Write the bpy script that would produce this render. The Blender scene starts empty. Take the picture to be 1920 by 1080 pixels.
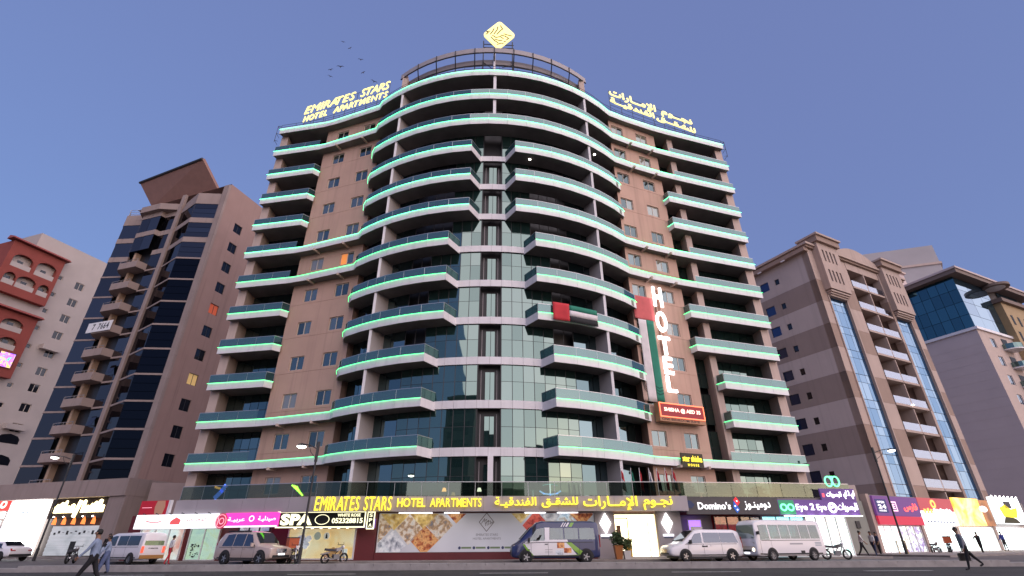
import bpy, bmesh, math, random
from mathutils import Matrix, Vector
random.seed(7)
SC = bpy.context.scene
COL = SC.collection
RAD = math.radians

# ------------------------------------------------------------------ camera
cam_d = bpy.data.cameras.new('camera')
cam = bpy.data.objects.new('camera', cam_d); COL.objects.link(cam)
cam_d.sensor_width = 36.0
cam_d.lens = 36.0 * 926.4 / 1920.0
cam_d.clip_end = 6000.0
cam.matrix_world = Matrix.Translation((0, 0, 1.2)) @ Matrix.Rotation(math.pi / 2 + 0.4783, 4, 'X') @ Matrix.Rotation(-RAD(0.35), 4, 'Z')
SC.camera = cam

# ------------------------------------------------------------------ sky, dusk sun, exposure
SUN_AZ, SUN_EL = RAD(136), RAD(3.0)        # low behind the camera, to the right
world = bpy.data.worlds.new('World'); SC.world = world; world.use_nodes = True
wn = world.node_tree.nodes; wl = world.node_tree.links
sky = wn.new('ShaderNodeTexSky'); sky.sky_type = 'NISHITA'; sky.sun_disc = False
sky.sun_elevation = SUN_EL; sky.sun_rotation = SUN_AZ
sky.air_density = 1.0; sky.dust_density = 1.0; sky.ozone_density = 3.0
bg = wn['Background']; wl.new(sky.outputs[0], bg.inputs[0]); bg.inputs[1].default_value = 0.15
glow = wn.new('ShaderNodeBackground'); glow.inputs[0].default_value = (.148, .177, .385, 1); glow.inputs[1].default_value = 1.0   # even violet twilight over the whole sky
addw = wn.new('ShaderNodeAddShader'); wl.new(bg.outputs[0], addw.inputs[0]); wl.new(glow.outputs[0], addw.inputs[1])
wl.new(addw.outputs[0], wn['World Output'].inputs[0])
sun_d = bpy.data.lights.new('sun', 'SUN'); sun_d.energy = 4.0; sun_d.angle = RAD(112); sun_d.color = (1.0, 0.81, 0.75)
sun = bpy.data.objects.new('sun', sun_d); COL.objects.link(sun)
_d = Vector((math.sin(SUN_AZ) * math.cos(RAD(22)), math.cos(SUN_AZ) * math.cos(RAD(22)), math.sin(RAD(22))))
sun.rotation_euler = _d.to_track_quat('Z', 'Y').to_euler()
vs = SC.view_settings
vs.view_transform = 'Standard'; vs.look = 'None'; vs.gamma = 1.0; vs.use_curve_mapping = False; vs.exposure = 0.0
SC.cycles.max_bounces = 6; SC.cycles.diffuse_bounces = 3; SC.cycles.glossy_bounces = 4
SC.cycles.transparent_max_bounces = 10; SC.cycles.caustics_reflective = False; SC.cycles.caustics_refractive = False
SC.cycles.sample_clamp_indirect = 4.0

# ------------------------------------------------------------------ materials
MATS = {}
def mat(name, col=(.5, .5, .5), rough=.6, metal=0., var=0.0, vscale=1.0, bump=0.0, bscale=20., spec=.5, wear=None, streak=0.0):
    if name in MATS: return MATS[name]
    m = bpy.data.materials.new(name); m.use_nodes = True; nt = m.node_tree; b = nt.nodes['Principled BSDF']
    b.inputs['Base Color'].default_value = (*col, 1); b.inputs['Roughness'].default_value = rough
    b.inputs['Metallic'].default_value = metal; b.inputs['Specular IOR Level'].default_value = spec
    if var or bump:
        tc = nt.nodes.new('ShaderNodeTexCoord')
        ge = nt.nodes.new('ShaderNodeNewGeometry')
    if var:
        n1 = nt.nodes.new('ShaderNodeTexNoise'); n1.inputs['Scale'].default_value = vscale; n1.inputs['Detail'].default_value = 6
        nt.links.new(ge.outputs['Position'], n1.inputs['Vector'])
        mx = nt.nodes.new('ShaderNodeMix'); mx.data_type = 'RGBA'
        lo = tuple(max(0, c * (1 - var)) for c in col); hi = tuple(min(1, c * (1 + var)) for c in col)
        mx.inputs[6].default_value = (*lo, 1); mx.inputs[7].default_value = (*(wear or hi), 1)
        rp = nt.nodes.new('ShaderNodeMapRange'); rp.inputs[1].default_value = .3; rp.inputs[2].default_value = .7
        nt.links.new(n1.outputs[0], rp.inputs[0]); nt.links.new(rp.outputs[0], mx.inputs[0])
        colout = mx.outputs[2]
        if streak:
            mp = nt.nodes.new('ShaderNodeMapping'); mp.inputs['Scale'].default_value = (2.2, 2.2, .07); nt.links.new(ge.outputs['Position'], mp.inputs['Vector'])
            n3 = nt.nodes.new('ShaderNodeTexNoise'); n3.inputs['Scale'].default_value = 1.0; n3.inputs['Detail'].default_value = 5; nt.links.new(mp.outputs[0], n3.inputs['Vector'])
            r3 = nt.nodes.new('ShaderNodeMapRange'); r3.inputs[1].default_value = .52; r3.inputs[2].default_value = .75; nt.links.new(n3.outputs[0], r3.inputs[0])
            m3 = nt.nodes.new('ShaderNodeMix'); m3.data_type = 'RGBA'; m3.inputs[7].default_value = (*[c * (1 - streak) for c in col], 1); nt.links.new(r3.outputs[0], m3.inputs[0]); nt.links.new(colout, m3.inputs[6]); colout = m3.outputs[2]
        nt.links.new(colout, b.inputs['Base Color'])
    if bump:
        n2 = nt.nodes.new('ShaderNodeTexNoise'); n2.inputs['Scale'].default_value = bscale; n2.inputs['Detail'].default_value = 4
        nt.links.new(ge.outputs['Position'], n2.inputs['Vector'])
        bp = nt.nodes.new('ShaderNodeBump'); bp.inputs['Strength'].default_value = bump; bp.inputs['Distance'].default_value = .02
        nt.links.new(n2.outputs[0], bp.inputs['Height']); nt.links.new(bp.outputs[0], b.inputs['Normal'])
    MATS[name] = m; return m
def emit(name, col, strength, base=None):
    if name in MATS: return MATS[name]
    m = bpy.data.materials.new(name); m.use_nodes = True; b = m.node_tree.nodes['Principled BSDF']
    b.inputs['Base Color'].default_value = (*(base or col), 1); b.inputs['Roughness'].default_value = .5
    b.inputs['Emission Color'].default_value = (*col, 1); b.inputs['Emission Strength'].default_value = strength
    MATS[name] = m; return m
def mirror_glass(name, tint, body, fac=.6, rough=.02, bump=0.0):
    if name in MATS: return MATS[name]
    m = bpy.data.materials.new(name); m.use_nodes = True; nt = m.node_tree
    for n in list(nt.nodes):
        if n.type == 'BSDF_PRINCIPLED': nt.nodes.remove(n)
    out = nt.nodes['Material Output']
    g = nt.nodes.new('ShaderNodeBsdfGlossy'); g.inputs['Color'].default_value = (*tint, 1); g.inputs['Roughness'].default_value = rough
    d = nt.nodes.new('ShaderNodeBsdfDiffuse'); d.inputs['Color'].default_value = (*body, 1)
    mx = nt.nodes.new('ShaderNodeMixShader'); mx.inputs[0].default_value = fac
    nt.links.new(d.outputs[0], mx.inputs[1]); nt.links.new(g.outputs[0], mx.inputs[2]); nt.links.new(mx.outputs[0], out.inputs[0])
    if bump:
        ge = nt.nodes.new('ShaderNodeNewGeometry')
        n2 = nt.nodes.new('ShaderNodeTexNoise'); n2.inputs['Scale'].default_value = .6; n2.inputs['Detail'].default_value = 1
        nt.links.new(ge.outputs['Position'], n2.inputs['Vector'])
        bp = nt.nodes.new('ShaderNodeBump'); bp.inputs['Strength'].default_value = bump; bp.inputs['Distance'].default_value = .05
        nt.links.new(n2.outputs[0], bp.inputs['Height']); nt.links.new(bp.outputs[0], g.inputs['Normal'])
    MATS[name] = m; return m
def clear_glass(name, trans, gloss, fac, rough=.02, body=None):
    if name in MATS: return MATS[name]
    m = bpy.data.materials.new(name); m.use_nodes = True; nt = m.node_tree
    for n in list(nt.nodes):
        if n.type == 'BSDF_PRINCIPLED': nt.nodes.remove(n)
    out = nt.nodes['Material Output']
    t = nt.nodes.new('ShaderNodeBsdfTransparent'); t.inputs['Color'].default_value = (*trans, 1)
    g = nt.nodes.new('ShaderNodeBsdfGlossy'); g.inputs['Color'].default_value = (*gloss, 1); g.inputs['Roughness'].default_value = rough
    mx = nt.nodes.new('ShaderNodeMixShader'); mx.inputs[0].default_value = fac
    nt.links.new(t.outputs[0], mx.inputs[1]); nt.links.new(g.outputs[0], mx.inputs[2]); nt.links.new(mx.outputs[0], out.inputs[0])
    if body:
        d = nt.nodes.new('ShaderNodeBsdfDiffuse'); d.inputs['Color'].default_value = (*body[0], 1); m2 = nt.nodes.new('ShaderNodeMixShader'); m2.inputs[0].default_value = body[1]
        nt.links.new(mx.outputs[0], m2.inputs[1]); nt.links.new(d.outputs[0], m2.inputs[2]); nt.links.new(m2.outputs[0], out.inputs[0])
    MATS[name] = m; return m
def photo_print(name, cols, scale=2.0, emis=0.0, rough=.4, dist=1.0):
    """flat printed picture: blotches of a few colours"""
    if name in MATS: return MATS[name]
    m = bpy.data.materials.new(name); m.use_nodes = True; nt = m.node_tree; b = nt.nodes['Principled BSDF']
    ge = nt.nodes.new('ShaderNodeNewGeometry')
    n1 = nt.nodes.new('ShaderNodeTexNoise'); n1.inputs['Scale'].default_value = scale; n1.inputs['Detail'].default_value = 3; n1.inputs['Distortion'].default_value = dist
    nt.links.new(ge.outputs['Position'], n1.inputs['Vector'])
    cr = nt.nodes.new('ShaderNodeValToRGB'); e = cr.color_ramp
    n = len(cols)
    for i, c in enumerate(cols):
        pos = .3 + .4 * i / max(1, n - 1)
        if i < 2: e.elements[i].position = pos; e.elements[i].color = (*c, 1)
        else:
            k = e.elements.new(pos); k.color = (*c, 1)
    nt.links.new(n1.outputs[0], cr.inputs[0]); nt.links.new(cr.outputs[0], b.inputs['Base Color']); b.inputs['Roughness'].default_value = rough
    if emis:
        nt.links.new(cr.outputs[0], b.inputs['Emission Color']); b.inputs['Emission Strength'].default_value = emis
    MATS[name] = m; return m

# ------------------------------------------------------------------ mesh helpers
class MB:
    def __init__(s): s.v = []; s.f = []; s.m = []
    def quad(s, a, b, c, d, mi=0):
        n = len(s.v); s.v += [tuple(a), tuple(b), tuple(c), tuple(d)]; s.f.append((n, n + 1, n + 2, n + 3)); s.m.append(mi); return s
    def poly(s, pts, mi=0):
        n = len(s.v); s.v += [tuple(p) for p in pts]; s.f.append(tuple(range(n, n + len(pts)))); s.m.append(mi); return s
    def hexa(s, b4, t4, mi=0):
        n = len(s.v); s.v += [tuple(p) for p in b4] + [tuple(p) for p in t4]
        for q in ((3, 2, 1, 0), (4, 5, 6, 7), (0, 1, 5, 4), (1, 2, 6, 5), (2, 3, 7, 6), (3, 0, 4, 7)):
            s.f.append(tuple(n + k for k in q)); s.m.append(mi)
        return s
    def box(s, x0, x1, y0, y1, z0, z1, mi=0):
        return s.hexa([(x0, y0, z0), (x1, y0, z0), (x1, y1, z0), (x0, y1, z0)], [(x0, y0, z1), (x1, y0, z1), (x1, y1, z1), (x0, y1, z1)], mi)
    def prism(s, pts, z0, z1, mi=0, cap=True):
        """pts counter-clockwise from above"""
        n = len(s.v); k = len(pts)
        s.v += [(p[0], p[1], z0) for p in pts] + [(p[0], p[1], z1) for p in pts]
        for i in range(k):
            j = (i + 1) % k; s.f.append((n + i, n + j, n + k + j, n + k + i)); s.m.append(mi)
        if cap:
            s.f.append(tuple(n + k - 1 - i for i in range(k))); s.m.append(mi)
            s.f.append(tuple(n + k + i for i in range(k))); s.m.append(mi)
        return s
    def xprism(s, pts, y0, y1, mi=0):
        """polygon given in (x,z), extruded along y"""
        n = len(s.v); k = len(pts)
        s.v += [(p[0], y0, p[1]) for p in pts] + [(p[0], y1, p[1]) for p in pts]
        for i in range(k):
            j = (i + 1) % k; s.f.append((n + i, n + j, n + k + j, n + k + i)); s.m.append(mi)
        s.f.append(tuple(n + i for i in range(k))); s.m.append(mi)
        s.f.append(tuple(n + 2 * k - 1 - i for i in range(k))); s.m.append(mi)
        return s
    def tube(s, pts, r, n=8, mi=0, cap=True, r2=None):
        pts = [Vector(p) for p in pts]; L = len(pts); base = len(s.v)
        for i, p in enumerate(pts):
            d = (pts[min(i + 1, L - 1)] - pts[max(i - 1, 0)]).normalized()
            a = d.cross(Vector((0, 0, 1)))
            if a.length < 1e-3: a = d.cross(Vector((0, 1, 0)))
            a.normalize(); b = d.cross(a)
            rr = r[i] if isinstance(r, (list, tuple)) else r
            for k in range(n):
                t = 2 * math.pi * k / n; s.v.append(tuple(p + a * (rr * math.cos(t)) + b * (rr * math.sin(t))))
        for i in range(L - 1):
            for k in range(n):
                j = (k + 1) % n
                s.f.append((base + i * n + k, base + (i + 1) * n + k, base + (i + 1) * n + j, base + i * n + j)); s.m.append(mi)
        if cap:
            s.f.append(tuple(base + k for k in range(n))); s.m.append(mi)
            s.f.append(tuple(base + (L - 1) * n + n - 1 - k for k in range(n))); s.m.append(mi)
        return s
    def lathe(s, prof, n=16, c=(0, 0, 0), axis='z', mi=0, scale=(1, 1), cap=True):
        base = len(s.v); L = len(prof)
        for (r, h) in prof:
            for k in range(n):
                t = 2 * math.pi * k / n; a, b = r * math.cos(t) * scale[0], r * math.sin(t) * scale[1]
                s.v.append((c[0] + a, c[1] + b, c[2] + h) if axis == 'z' else (c[0] + a, c[1] - h, c[2] + b))
        for i in range(L - 1):
            for k in range(n):
                j = (k + 1) % n
                s.f.append((base + i * n + k, base + i * n + j, base + (i + 1) * n + j, base + (i + 1) * n + k)); s.m.append(mi)
        if cap:
            s.f.append(tuple(base + n - 1 - k for k in range(n))); s.m.append(mi)
            s.f.append(tuple(base + (L - 1) * n + k for k in range(n))); s.m.append(mi)
        return s
    def mesh(s, name, mats, smooth=False):
        me = bpy.data.meshes.new(name); me.from_pydata(s.v, [], s.f)
        for m in (mats if isinstance(mats, (list, tuple)) else [mats]): me.materials.append(m)
        me.polygons.foreach_set('material_index', s.m)
        if smooth: me.polygons.foreach_set('use_smooth', [True] * len(s.f))
        me.update(); return me
    def build(s, name, mats, parent=None, loc=(0, 0, 0), rotz=0., smooth=False):
        return ob(name, s.mesh(name, mats, smooth), parent, loc, rotz)
def ob(name, me, parent=None, loc=(0, 0, 0), rotz=0., scale=None):
    o = bpy.data.objects.new(name, me); COL.objects.link(o); o.parent = parent; o.location = loc
    if rotz: o.rotation_euler = (0, 0, rotz)
    if scale: o.scale = scale
    return o
def tag(o, label, cat, group=None):
    o['label'] = label; o['category'] = cat
    if group: o['group'] = group
    return o
def thing(name, label, cat, loc=(0, 0, 0), rotz=0., group=None):
    return tag(ob(name, None, None, loc, rotz), label, cat, group)
def struct(o): o['kind'] = 'structure'; return o
def stuff(o): o['kind'] = 'stuff'; return o
def copy_tree(o, parent=None):
    c = o.copy(); COL.objects.link(c); c.parent = parent
    for ch in list(o.children): copy_tree(ch, c)
    return c
UB = {}
def unit_box(m):
    if m.name not in UB: UB[m.name] = MB().box(-.5, .5, -.5, .5, -.5, .5).mesh('panel', m)
    return UB[m.name]
def panel(name, parent, p0, p1, z0, z1, thick, m, gap=.012, tilt=0.0):
    """a flat slab standing on the plan line p0-p1 (left to right seen from outside), its outer face on that line"""
    dx, dy = p1[0] - p0[0], p1[1] - p0[1]; L = math.hypot(dx, dy); a = math.atan2(dy, dx)
    nx, ny = dy / L, -dx / L
    o = ob(name, unit_box(m), parent, ((p0[0] + p1[0]) / 2 - nx * thick / 2, (p0[1] + p1[1]) / 2 - ny * thick / 2, (z0 + z1) / 2), 0, (L - gap, thick, z1 - z0 - gap))
    o.rotation_euler = (random.uniform(-tilt, tilt), 0, a + random.uniform(-tilt, tilt))
    return o
def lerp(a, b, t): return tuple(a[i] + (b[i] - a[i]) * t for i in range(len(a)))
def resample(pl, step):
    seg = [math.dist(pl[i], pl[i + 1]) for i in range(len(pl) - 1)]; T = sum(seg); n = max(1, round(T / step)); out = []
    for k in range(n + 1):
        d = T * k / n; i = 0
        while i < len(seg) - 1 and d > seg[i] + 1e-9: d -= seg[i]; i += 1
        out.append(lerp(pl[i], pl[i + 1], min(1, d / seg[i])))
    return out
def resample_sharp(pl, step, ang=14.):
    out = [pl[0]]; run = [pl[0]]
    for i in range(1, len(pl)):
        run.append(pl[i]); last = i == len(pl) - 1
        if not last:
            a = math.atan2(pl[i][1] - pl[i - 1][1], pl[i][0] - pl[i - 1][0]); b = math.atan2(pl[i + 1][1] - pl[i][1], pl[i + 1][0] - pl[i][0])
            d = abs((math.degrees(b - a) + 180) % 360 - 180)
        if last or d > ang: out += resample(run, step)[1:]; run = [pl[i]]
    return out
def offset(pl, d):
    """move an open plan polyline sideways; positive = outward (to the right of travel)"""
    out = []
    for i, p in enumerate(pl):
        a = pl[max(i - 1, 0)]; b = pl[min(i + 1, len(pl) - 1)]
        dx, dy = b[0] - a[0], b[1] - a[1]; L = math.hypot(dx, dy); out.append((p[0] + dy / L * d, p[1] - dx / L * d))
    return out
def strip(mb, pl, z0, z1, depth, mi=0):
    """solid band: outer face on pl, thickness inward"""
    q = offset(pl, -depth)
    for i in range(len(pl) - 1):
        a, b, c, d = pl[i], pl[i + 1], q[i + 1], q[i]
        mb.hexa([(*a, z0), (*b, z0), (*c, z0), (*d, z0)], [(*a, z1), (*b, z1), (*c, z1), (*d, z1)], mi)
    return mb
def wall_open(mb, p0, p1, z0, z1, ops, depth=.15, mi=0, grooves=()):
    """wall sheet from p0 to p1 (left to right from outside) with real openings (s0,s1,a,b) and reveals"""
    dx, dy = p1[0] - p0[0], p1[1] - p0[1]; L = math.hypot(dx, dy); ex, ey = dx / L, dy / L; nx, ny = ey, -ex
    P = lambda s, z, d=0: (p0[0] + ex * s - nx * d, p0[1] + ey * s - ny * d, z)
    xs = sorted({0., L, *[o[0] for o in ops], *[o[1] for o in ops]}); zs = {z0, z1, *[o[2] for o in ops], *[o[3] for o in ops]}
    for g in grooves: zs |= {g, g + .03}
    zs = sorted(zs)
    for i in range(len(xs) - 1):
        for j in range(len(zs) - 1):
            cx, cz = (xs[i] + xs[i + 1]) / 2, (zs[j] + zs[j + 1]) / 2
            if any(o[0] < cx < o[1] and o[2] < cz < o[3] for o in ops): continue
            g = .025 if any(q < cz < q + .03 for q in grooves) else 0
            mb.quad(P(xs[i], zs[j], g), P(xs[i + 1], zs[j], g), P(xs[i + 1], zs[j + 1], g), P(xs[i], zs[j + 1], g), mi)
            if g:
                mb.quad(P(xs[i], zs[j]), P(xs[i + 1], zs[j]), P(xs[i + 1], zs[j], g), P(xs[i], zs[j], g), mi)
                mb.quad(P(xs[i], zs[j + 1], g), P(xs[i + 1], zs[j + 1], g), P(xs[i + 1], zs[j + 1]), P(xs[i], zs[j + 1]), mi)
    for (a, b, c, d) in ops:
        mb.quad(P(a, c), P(a, c, depth), P(a, d, depth), P(a, d), mi); mb.quad(P(b, c, depth), P(b, c), P(b, d), P(b, d, depth), mi)
        mb.quad(P(a, d), P(a, d, depth), P(b, d, depth), P(b, d), mi); mb.quad(P(a, c, depth), P(a, c), P(b, c), P(b, c, depth), mi)
    return mb
WIN = {}
def window(parent, p0, p1, s, z, w, h, fm, gm, depth=.12, n=2, fr=.06, name='window'):
    """window unit standing in an opening centred at distance s along p0-p1; panes are its children"""
    dx, dy = p1[0] - p0[0], p1[1] - p0[1]; L = math.hypot(dx, dy); a = math.atan2(dy, dx)
    nx, ny = dy / L, -dx / L
    key = (w, h, n, fr, fm.name)
    if key not in WIN:
        mb = MB(); H = h / 2; Wd = w / 2
        mb.box(-Wd, Wd, 0, .06, -H, -H + fr).box(-Wd, Wd, 0, .06, H - fr, H).box(-Wd, -Wd + fr, 0, .06, -H + fr, H - fr).box(Wd - fr, Wd, 0, .06, -H + fr, H - fr)
        for k in range(1, n):
            x = -Wd + w * k / n; mb.box(x - fr / 2, x + fr / 2, -.004, .055, -H + fr, H - fr)
        WIN[key] = mb.mesh(name, fm)
    o = ob(name, WIN[key], parent, (p0[0] + dx / L * s - nx * depth, p0[1] + dy / L * s - ny * depth, z), a)
    for k in range(n):
        pw = (w - fr * (n + 1)) / n; x = -w / 2 + fr + pw / 2 + k * (pw + fr)
        g = gm[k % len(gm)] if isinstance(gm, (list, tuple)) else gm
        pn = ob('pane', unit_box(g), o, (x, .035 + .012 * (k % 2), 0), 0, (pw, .012, h - 2 * fr)); pn.rotation_euler = (random.uniform(-.012, .012), 0, random.uniform(-.012, .012))
    return o

# ------------------------------------------------------------------ lettering
DEP = None
def raw_text(s, bold=0.0, ext=.02, shear=0.0):
    cu = bpy.data.curves.new('t', 'FONT'); cu.body = s; cu.size = 1; cu.extrude = ext; cu.offset = bold; cu.shear = shear; cu.resolution_u = 3
    o = bpy.data.objects.new('t', cu); COL.objects.link(o)
    dg = bpy.context.evaluated_depsgraph_get()
    me = bpy.data.meshes.new_from_object(o.evaluated_get(dg)); bpy.data.objects.remove(o); bpy.data.curves.remove(cu)
    return me
TXT = {}
def text_data(s, bold, shear):
    k = (s, bold, shear)
    if k not in TXT:
        me = raw_text(s, bold, .5, shear); vs_ = [tuple(v.co) for v in me.vertices]; fs = [tuple(p.vertices) for p in me.polygons]; bpy.data.meshes.remove(me)
        xs = [v[0] for v in vs_] or [0]; ys = [v[1] for v in vs_] or [0]
        TXT[k] = (vs_, fs, min(xs), max(xs), min(ys), max(ys))
    return TXT[k]
def text_mesh(name, s, x0, x1, z0, z1, m, depth=.06, bold=0., shear=0., y=0.):
    """lettering fitted into the rectangle x0..x1, z0..z1, facing -y, back at y"""
    v, f, a, b, c, d = text_data(s, bold, shear); sx = (x1 - x0) / max(1e-6, b - a); sz = (z1 - z0) / max(1e-6, d - c)
    me = bpy.data.meshes.new(name)
    me.from_pydata([(x0 + (p[0] - a) * sx, y - (p[2] + .5) * depth, z0 + (p[1] - c) * sz) for p in v], [], f); me.materials.append(m); me.update(); return me
def text_part(name, parent, s, x0, x1, z0, z1, m, depth=.06, bold=0., shear=0., y=0.):
    return ob(name, text_mesh(name, s, x0, x1, z0, z1, m, depth, bold, shear, y), parent)
def letters(parent, s, x0, x1, z0, z1, m, depth=.08, bold=0., shear=0., y=0., gap=.13, space=.45, name='letter'):
    ws = []
    for ch in s:
        if ch == ' ': ws.append((space, None)); continue
        t = text_data(ch, bold, shear); ws.append((t[3] - t[2], t))
    kern = [0.] + [-.16 if a in 'TP' and b == 'A' else -.12 if a == 'A' and b == 'T' else 0. for a, b in zip(s, s[1:])]
    T = sum(w for w, _ in ws) + gap * (len(ws) - 1) + sum(kern); k = (x1 - x0) / T; x = x0
    cap = text_data('H', bold, 0); ch_ = cap[5] - cap[4]
    for (w, t), ch, kn in zip(ws, s, kern):
        x += kn * k
        if t:
            lo = (t[4] - cap[4]) / ch_ * (z1 - z0) if t[4] < -.05 or ch in "'@" else 0
            hi = (t[5] - cap[4]) / ch_ * (z1 - z0)
            ob(name, text_mesh(name, ch, x, x + w * k, z0 + lo, z0 + hi, m, depth, bold, shear, y), parent)
        x += (w + gap) * k
AR = {'ا': 'ﺍﺎ', 'أ': 'ﺃﺄ', 'إ': 'ﺇﺈ', 'ب': 'ﺏﺐﺑﺒ', 'ة': 'ﺓﺔ', 'ت': 'ﺕﺖﺗﺘ', 'ج': 'ﺝﺞﺟﺠ', 'ح': 'ﺡﺢﺣﺤ', 'د': 'ﺩﺪ', 'ر': 'ﺭﺮ', 'ز': 'ﺯﺰ', 'س': 'ﺱﺲﺳﺴ', 'ش': 'ﺵﺶﺷﺸ', 'ص': 'ﺹﺺﺻﺼ', 'ع': 'ﻉﻊﻋﻌ', 'غ': 'ﻍﻎﻏﻐ', 'ف': 'ﻑﻒﻓﻔ', 'ق': 'ﻕﻖﻗﻘ', 'ك': 'ﻙﻚﻛﻜ', 'ل': 'ﻝﻞﻟﻠ', 'م': 'ﻡﻢﻣﻤ', 'ن': 'ﻥﻦﻧﻨ', 'ه': 'ﻩﻪﻫﻬ', 'و': 'ﻭﻮ', 'ي': 'ﻱﻲﻳﻴ', 'ى': 'ﻯﻰ'}
def arabic(s):
    s = s.replace('لإ', '\u0001').replace('لا', '\u0002')
    tab = dict(AR); tab['\u0001'] = 'ﻹﻺ'; tab['\u0002'] = 'ﻻﻼ'; tab['ـ'] = 'ــــ'; out = []
    for i, c in enumerate(s):
        if c not in tab: out.append(c); continue
        fm = tab[c]
        prev = i > 0 and s[i - 1] in tab and len(tab[s[i - 1]]) == 4
        nxt = i + 1 < len(s) and s[i + 1] in tab and len(fm) == 4
        out.append(fm[3] if prev and nxt else fm[1] if prev else fm[2] if nxt else fm[0])
    return ''.join(reversed(out))
# ================================================================== palette
M_asphalt = mat('asphalt', (.040, .040, .038), .85, var=.35, vscale=.35, bump=.4, bscale=60)
M_lot = mat('lot_paving', (.11, .10, .098), .8, var=.2, vscale=.8, bump=.3, bscale=40)
M_pave = mat('pavement_block', (.24, .215, .20), .8, var=.18, vscale=1.2, bump=.3, bscale=30)
M_kerb = mat('kerb_stone', (.34, .32, .31), .8, var=.15, vscale=2.)
M_sand = mat('ground_sand', (.20, .17, .145), .95, var=.2, vscale=.05)
M_line = mat('road_paint', (.6, .6, .58), .7, var=.25, vscale=3.)
M_beige = mat('beige_render', (.545, .362, .28), .85, var=.06, vscale=.45, bump=.15, bscale=14, streak=.2)
M_pier = mat('pale_render', (.56, .44, .38), .85, var=.05, vscale=.5, bump=.12, bscale=14, streak=.18)
M_alu = mat('cladding_white', (.77, .75, .765), .38, var=.05, vscale=.7, spec=.5, streak=.12)
M_alug = mat('cladding_grey', (.40, .36, .375), .4, var=.05, vscale=.8)
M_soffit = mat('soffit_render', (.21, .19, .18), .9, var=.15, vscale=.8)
M_fin = mat('fin_render', (.46, .43, .43), .85, var=.08, vscale=.6)
M_rail = mat('steel_rail', (.55, .56, .57), .35, metal=.8)
M_dark = mat('dark_frame', (.03, .03, .034), .5)
M_black = mat('shaft_black', (.012, .012, .014), .4)
M_frame = mat('window_frame_cream', (.66, .58, .50), .5)
M_led = emit('led_mint', (.11, .90, .38), 5.5); M_ledg = emit('led_green', (.08, .90, .26), 4.0)
M_cw = [mirror_glass('curtain_glass_%d' % i, t, b, fc, .015, .05) for i, (t, b, fc) in enumerate([((.46, .62, .56), (.012, .035, .032), .35), ((.42, .58, .53), (.015, .04, .038), .31), ((.50, .65, .59), (.010, .03, .028), .37)])]
M_door = [mirror_glass('door_glass_%d' % i, t, b, fc, .02) for i, (t, b, fc) in enumerate([((.36, .50, .52), (.008, .018, .02), .5), ((.30, .44, .46), (.006, .014, .016), .42)])]
M_win = [mirror_glass('window_glass_%d' % i, t, b, fc, .02) for i, (t, b, fc) in enumerate([((.48, .60, .60), (.015, .022, .022), .36), ((.40, .52, .54), (.02, .028, .028), .28), ((.55, .64, .62), (.07, .08, .075), .38)])]
M_curtain = mirror_glass('window_with_curtain', (.5, .6, .6), (.28, .25, .20), .35, .03)
M_warmwin = emit('window_lit_orange', (1., .34, .08), .45)
M_yelwin = emit('window_lit_yellow', (1., .72, .25), .55)
M_bal = clear_glass('balcony_glass', (.27, .38, .37), (.37, .52, .50), .43, body=((.13, .25, .27), .22))
M_terr = clear_glass('terrace_glass', (.46, .52, .46), (.42, .50, .46), .17)
M_maroon = mat('maroon_panel', (.14, .018, .022), .45, var=.12, vscale=1.)

# ================================================================== ground
GZ_LOT, GZ_PAV = .20, .32
struct(MB().quad((-2500, -2500, -.03), (2500, -2500, -.03), (2500, 2500, -.03), (-2500, 2500, -.03)).build('ground', M_sand))
struct(MB().box(-220, 220, 2.5, 30.2, -.02, 0).build('road', M_asphalt))
struct(MB().box(-220, 220, -14, 2.5, -.02, .13).build('near_pavement', M_pave))
mb = MB()
for k in range(-12, 13): mb.box(k * 9 - 1.6, k * 9 + 1.6, 26.6, 26.75, 0, .004)
struct(mb.build('lane_markings', M_line))
for (x, y, w, d) in ((-9, 27.9, 3.4, 1.1), (4.5, 28.6, 5.0, .8), (14, 25.2, 2.6, 1.4), (-20, 25.6, 4.2, 1.0), (24, 28.3, 3.0, 1.0)):
    struct(MB().prism([(x, y), (x + w, y + .1), (x + w - .2, y + d), (x + .15, y + d - .1)], -.01, .005).build('asphalt_patch', mat('asphalt_patch', (.028, .028, .028), .9, var=.3, vscale=2.)))
for (x, y) in ((-4.0, 29.4), (9.5, 29.5)): struct(MB().lathe([(.36, 0), (.36, .012), (.32, .016)], 20, (x, y, .0)).build('manhole_cover', mat('cast_iron', (.05, .048, .045), .6, metal=.4)))
struct(MB().box(-220, 220, 30.95, 52, -.02, GZ_LOT).build('parking_lot', M_lot))
kerb = struct(MB().box(-220, 220, 30.2, 30.95, -.02, .19).build('kerb', M_kerb))
for k in range(-26, 27):
    MB().box(k * 1.0 - .49, k * 1.0 + .49, 30.22, 30.93, .185, GZ_PAV - .02 + random.uniform(0, .006)).build('kerb_stone', M_kerb, kerb)
OX, OY, ROT = -0.95, 45.77, RAD(3.235)
def HW(u, w, z=0.):
    return (OX + u * math.cos(ROT) + w * math.sin(ROT), OY + u * math.sin(ROT) - w * math.cos(ROT), z)
pv = MB().prism([HW(-26.6, 7.0)[:2], HW(-12.5, 11.2)[:2], HW(12.6, 11.3)[:2], HW(13.2, 10.3)[:2], HW(26, 9.3)[:2], HW(28, -16)[:2], HW(-28, -16)[:2]], .1, GZ_PAV)
struct(pv.build('hotel_pavement', M_pave))
struct(MB().prism([(31, 40), (46, 48), (110, 80), (110, 140), (20, 140), (20, 66)], .1, GZ_PAV).build('pavement_east', M_pave))
struct(MB().prism([(-30.5, 50), (-42, 55.5), (-120, 78), (-120, 140), (-26, 140), (-26, 66)][::-1], .1, GZ_PAV).build('pavement_west', M_pave))

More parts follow.
